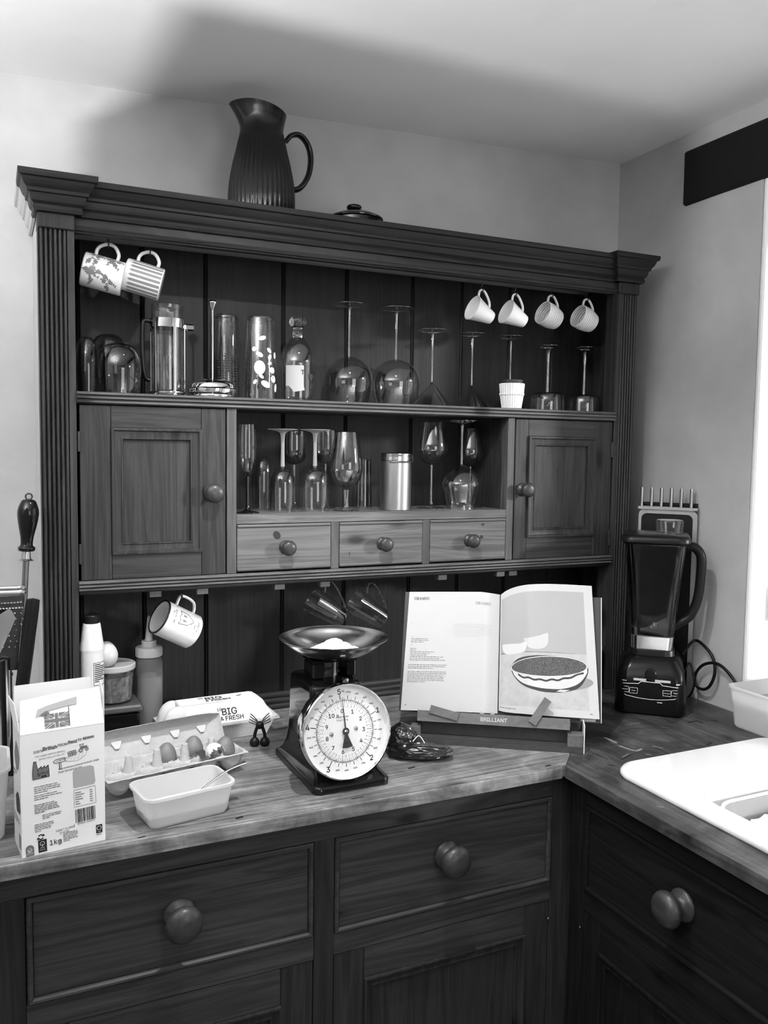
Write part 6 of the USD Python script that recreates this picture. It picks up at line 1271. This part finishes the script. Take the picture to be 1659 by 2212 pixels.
# ------------------------------------------------------------------ tin, right tub, dark strainer
tcx, tcy = 1.395, .015
t = Thing('ribbed_tin', 'ribbed dark tin with a pale domed lid half hidden behind the open book', 'tin', (tcx, tcy, ZW))
pr = [(0, .0005), (.036, .0005)] + [(.0365+.0006*(i % 2), .004+i*.003) for i in range(38)] + [(.036, .120), (0, .120)]
lt('body', pr, plain('tin_dark', .04, .45), tcx, tcy, smooth=30); lt('lid', [(0, .1203), (.0385, .1203), (.0388, .130), (.034, .140), (.018, .147), (0, .149)], plain('tin_lid', .22, .5), tcx, tcy, smooth=45)
m_, _ = tub('t', '', ((1.556, -.395), (1.556, -.640), .150), ZW, .106, MILK2, r=.016, flare=.010, lip=.004)
ti = Thing('rinsing_tub', 'translucent plastic tub by the window recess behind the sink, cut by the photo edge', 'tub', (1.62, -.52, ZW))
m_, (o_, e_, n_, w_) = tub('t', '', ((1.556, -.640), (1.556, -.395), -.150), ZW, .106, MILK2) if False else tub('t', '', ((1.706, -.645), (1.556, -.645), -.0), ZW, .106, MILK2) if False else tub('t', '', ((1.532, -.385), (1.532, -.645), .170), ZW, .106, MILK2, r=.016, flare=.010, lip=.004)
ti.part('tub', m_, MILK2, smooth=45)
xs = sorted((m_.bounds[0][0], m_.bounds[1][0])); ys = sorted((m_.bounds[0][1], m_.bounds[1][1]))
ti.part('water', rings([(xs[0]+.020, xs[1]-.020, ys[0]+.020, ys[1]-.020, .012, ZW+.004), (xs[0]+.015, xs[1]-.015, ys[0]+.015, ys[1]-.015, .014, ZW+.070)]), MILKC, smooth=45)
kc = np.array([1.748, -.500, ZW+.145])
t = Thing('strainer', 'dark round strainer with a wire handle standing in the window recess behind the tub', 'strainer', (kc[0], kc[1], ZW))
t.part('bowl', moved(fix(lathe(spline([(.0001, -.050), (.030, -.045), (.048, -.025), (.055, 0)], 4).tolist() + spline([(.053, 0), (.046, -.024), (.029, -.043), (.0001, -.048)], 4).tolist(), 40).apply_transform(rot((0, 1, 0), -75))), kc), plain('strainer_dark', .03, .5), smooth=45)
rr0 = [np.array([0, .066*math.cos(a), .066*math.sin(a)]) for a in np.linspace(-.6, PI+.6, 26)]
t.part('wire_handle', tube([kc+[-.012, 0, .002]+q for q in rr0], .0028, 8), STEELB)
t.part('stand_foot', moved(lathe([(0, 0), (.040, 0), (.036, .006), (.006, .012), (.006, .090), (0, .090)], 24), (kc[0]+.010, kc[1], ZW+.0004)), STEELB)

# ------------------------------------------------------------------ lamps of the room and the tall cupboard, all out of view
t = Thing('ceiling_spotlight', 'black ceiling spotlight above the worktop, out of the photo', 'spotlight', (*SPOTS[0][0][:2], 2.3))
for i, (p, q, s) in enumerate(SPOTS):
    tt = t if i == 0 else Thing('ceiling_spotlight', ('', 'black ceiling spotlight behind the viewer on the left, out of the photo', 'black ceiling spotlight behind the viewer on the right, out of the photo')[i], 'spotlight', (*p[:2], 2.3))
    d_ = np.array(q)-np.array(p); d_ /= np.linalg.norm(d_); e1 = np.cross(d_, [0, 1, 0]); e1 /= np.linalg.norm(e1); zc_ = zc(p[0])
    can = lathe([(.030, -.014), (.0325, -.014), (.0325, .032), (.030, .032)], 32, closed=True)
    tt.part('can', basis(can, p, e1, np.cross(d_, e1), d_), BLACKP, smooth=40)
    tt.part('back', basis(lathe([(0, -.014), (.0298, -.014), (.0298, -.008), (0, -.008)], 32), p, e1, np.cross(d_, e1), d_), BLACKP)
    b_ = np.array(p)-d_*.014; tt.part('stem', tube([b_, (b_[0], b_[1], zc_-.001)], .006, 10), BLACKP); tt.part('rose', moved(lathe([(0, 0), (.045, 0), (.045, .012), (0, .012)], 32), (b_[0], b_[1], zc_-.0135)), BLACKP)
t = Thing('floor_lamp', 'uplighter floor lamp standing out of view on the left', 'floor lamp', (UPL[0], UPL[1], 0))
t.part('bowl', moved(lathe([(.02, -.065), (.075, -.050), (.110, -.022), (.124, -.004), (.1225, -.004), (.108, -.020), (.074, -.046), (.02, -.061)], 48, closed=True), UPL), BLACKP, smooth=45)
t.part('pole', tube([(UPL[0], UPL[1], .0205), (UPL[0], UPL[1], UPL[2]-.062)], .02, 16), BLACKP); t.part('foot', moved(lathe([(0, 0), (.15, 0), (.14, .02), (0, .02)], 40), (UPL[0], UPL[1], .0003)), BLACKP)
t = Thing('tall_cupboard', 'tall narrow painted cupboard standing out of view on the left', 'cupboard', (-.364, -.90, 0))
t.part('body', cbox(-.545, -.183, -1.017, -.78, .0005, 1.945, .003), ROOMW)
t.part('door', cbox(-.538, -.190, -1.035, -1.0174, .05, 1.93, .003), ROOMW)

# string of small lamps across the room behind the viewer
BULB = usdkit.material(stage, f'{LOOKS}/lamp_glow', {'e': ('emission', {'color': g3(1.0), 'strength': 22.0})}, [], 'e.emission')
t = Thing('string_lights', 'string of small glowing lamps hung across the room behind the viewer', 'string lights', (.2, -2.75, 2.1))
sw = np.array([(x, -2.75+.05*math.sin(x*3), 2.12-.10*abs(math.sin(x*2.2))) for x in np.linspace(-1.7, 1.5, 60)]); t.part('cable', tube(sw, .003, 6), BLACKP)
for i in range(0, 60, 3): t.part('bulb', moved(lathe(spline([(.0001, -.034), (.010, -.031), (.0135, -.022), (.009, -.012), (.003, -.006), (.0001, -.004)], 3), 14), sw[i]), BULB, smooth=60)
for i in (0, -1): t.part('hook', tube([sw[i], (sw[i][0], sw[i][1], zc(sw[i][0])-.001)], .002, 6), HOOK)

# knots, rings and scratches in the timber
KN = plain('knot_dark', .012, .6); SCF = plain('scuff_pale', .20, .7); STN = plain('stain_dark', .014, .5)
def knot(u, v, y, w, h, a=0):
    P_ = at(u, v, y=y); q_ = affinity.translate(affinity.rotate(affinity.scale(Point(0, 0).buffer(1, quad_segs=6), w/2, h/2), a), P_[0], P_[2])
    hutch.part('knot', basis(ext(q_, .0003), (0, y-.0001, 0), (1, 0, 0), (0, 0, 1), (0, -1, 0)), KN, smooth=False)
for q_ in ((598, 1156, -.001, .017, .021, 40), (1043, 1133, -.001, .010, .007, 0), (1040, 1160, -.001, .011, .010, 30), (277, 1016, .006, .007, .011, 0), (315, 1060, .006, .007, .009, 0), (359, 1024, .006, .002, .006, 10), (755, 1196, -.001, .002, .010, 5), (1205, 1017, .006, .012, .020, 10), (1193, 977, .006, .006, .010, 0), (691, 551, .010, .010, .014, 20), (820, 560, .010, .012, .016, 0), (1260, 605, .010, .012, .012, 0)): knot(*q_)
def mark(th_, pts, w, mat_, nm):
    L_ = [at(u, v, z=ZW)[:2] for u, v in pts]; L_ = spline([(p_[0], p_[1], 0) for p_ in L_], 5)[:, :2] if len(L_) > 2 else L_
    g_ = LineString([tuple(p_) for p_ in L_]).buffer(w/2, quad_segs=3); m_ = ext(g_, .00025); m_.apply_translation([0, 0, ZW+.0001]); th_.part(nm, m_, mat_, smooth=False)
for pts, w in ((((1338, 1582), (1362, 1575), (1400, 1573), (1440, 1574), (1462, 1579)), .0022), (((1344, 1640), (1360, 1633), (1378, 1625), (1398, 1622), (1421, 1627)), .0024), (((1412, 1636), (1430, 1631), (1446, 1633)), .0020), (((1488, 1561), (1504, 1558), (1517, 1562)), .006), (((1538, 1556), (1548, 1556)), .006), (((1528, 1609), (1536, 1605)), .006), (((1495, 1803), (1500, 1805)), .008), (((1290, 1630), (1312, 1640)), .003), (((1316, 1652), (1326, 1655)), .004)): mark(tr_, pts, w, STN, 'scratch')
for pts, w in ((((1360, 1563), (1382, 1562)), .0022), (((1350, 1566), (1366, 1566)), .0015), (((1410, 1612), (1430, 1616)), .004), (((1344, 1636), (1358, 1628)), .002), (((1396, 1629), (1406, 1631)), .004), (((1340, 1612), (1372, 1622), (1385, 1618)), .007), (((1308, 1594), (1330, 1604)), .008), (((1420, 1742), (1432, 1744)), .004)): mark(tr_, pts, w, SCF, 'scuff')
for pts, w in ((((1180, 1655), (1188, 1653)), .006), (((884, 1660), (894, 1657)), .006), (((512, 1768), (522, 1765)), .007), (((760, 1726), (785, 1721)), .003), (((300, 1810), (312, 1807)), .004)): mark(tl_, pts, w, STN, 'knot')
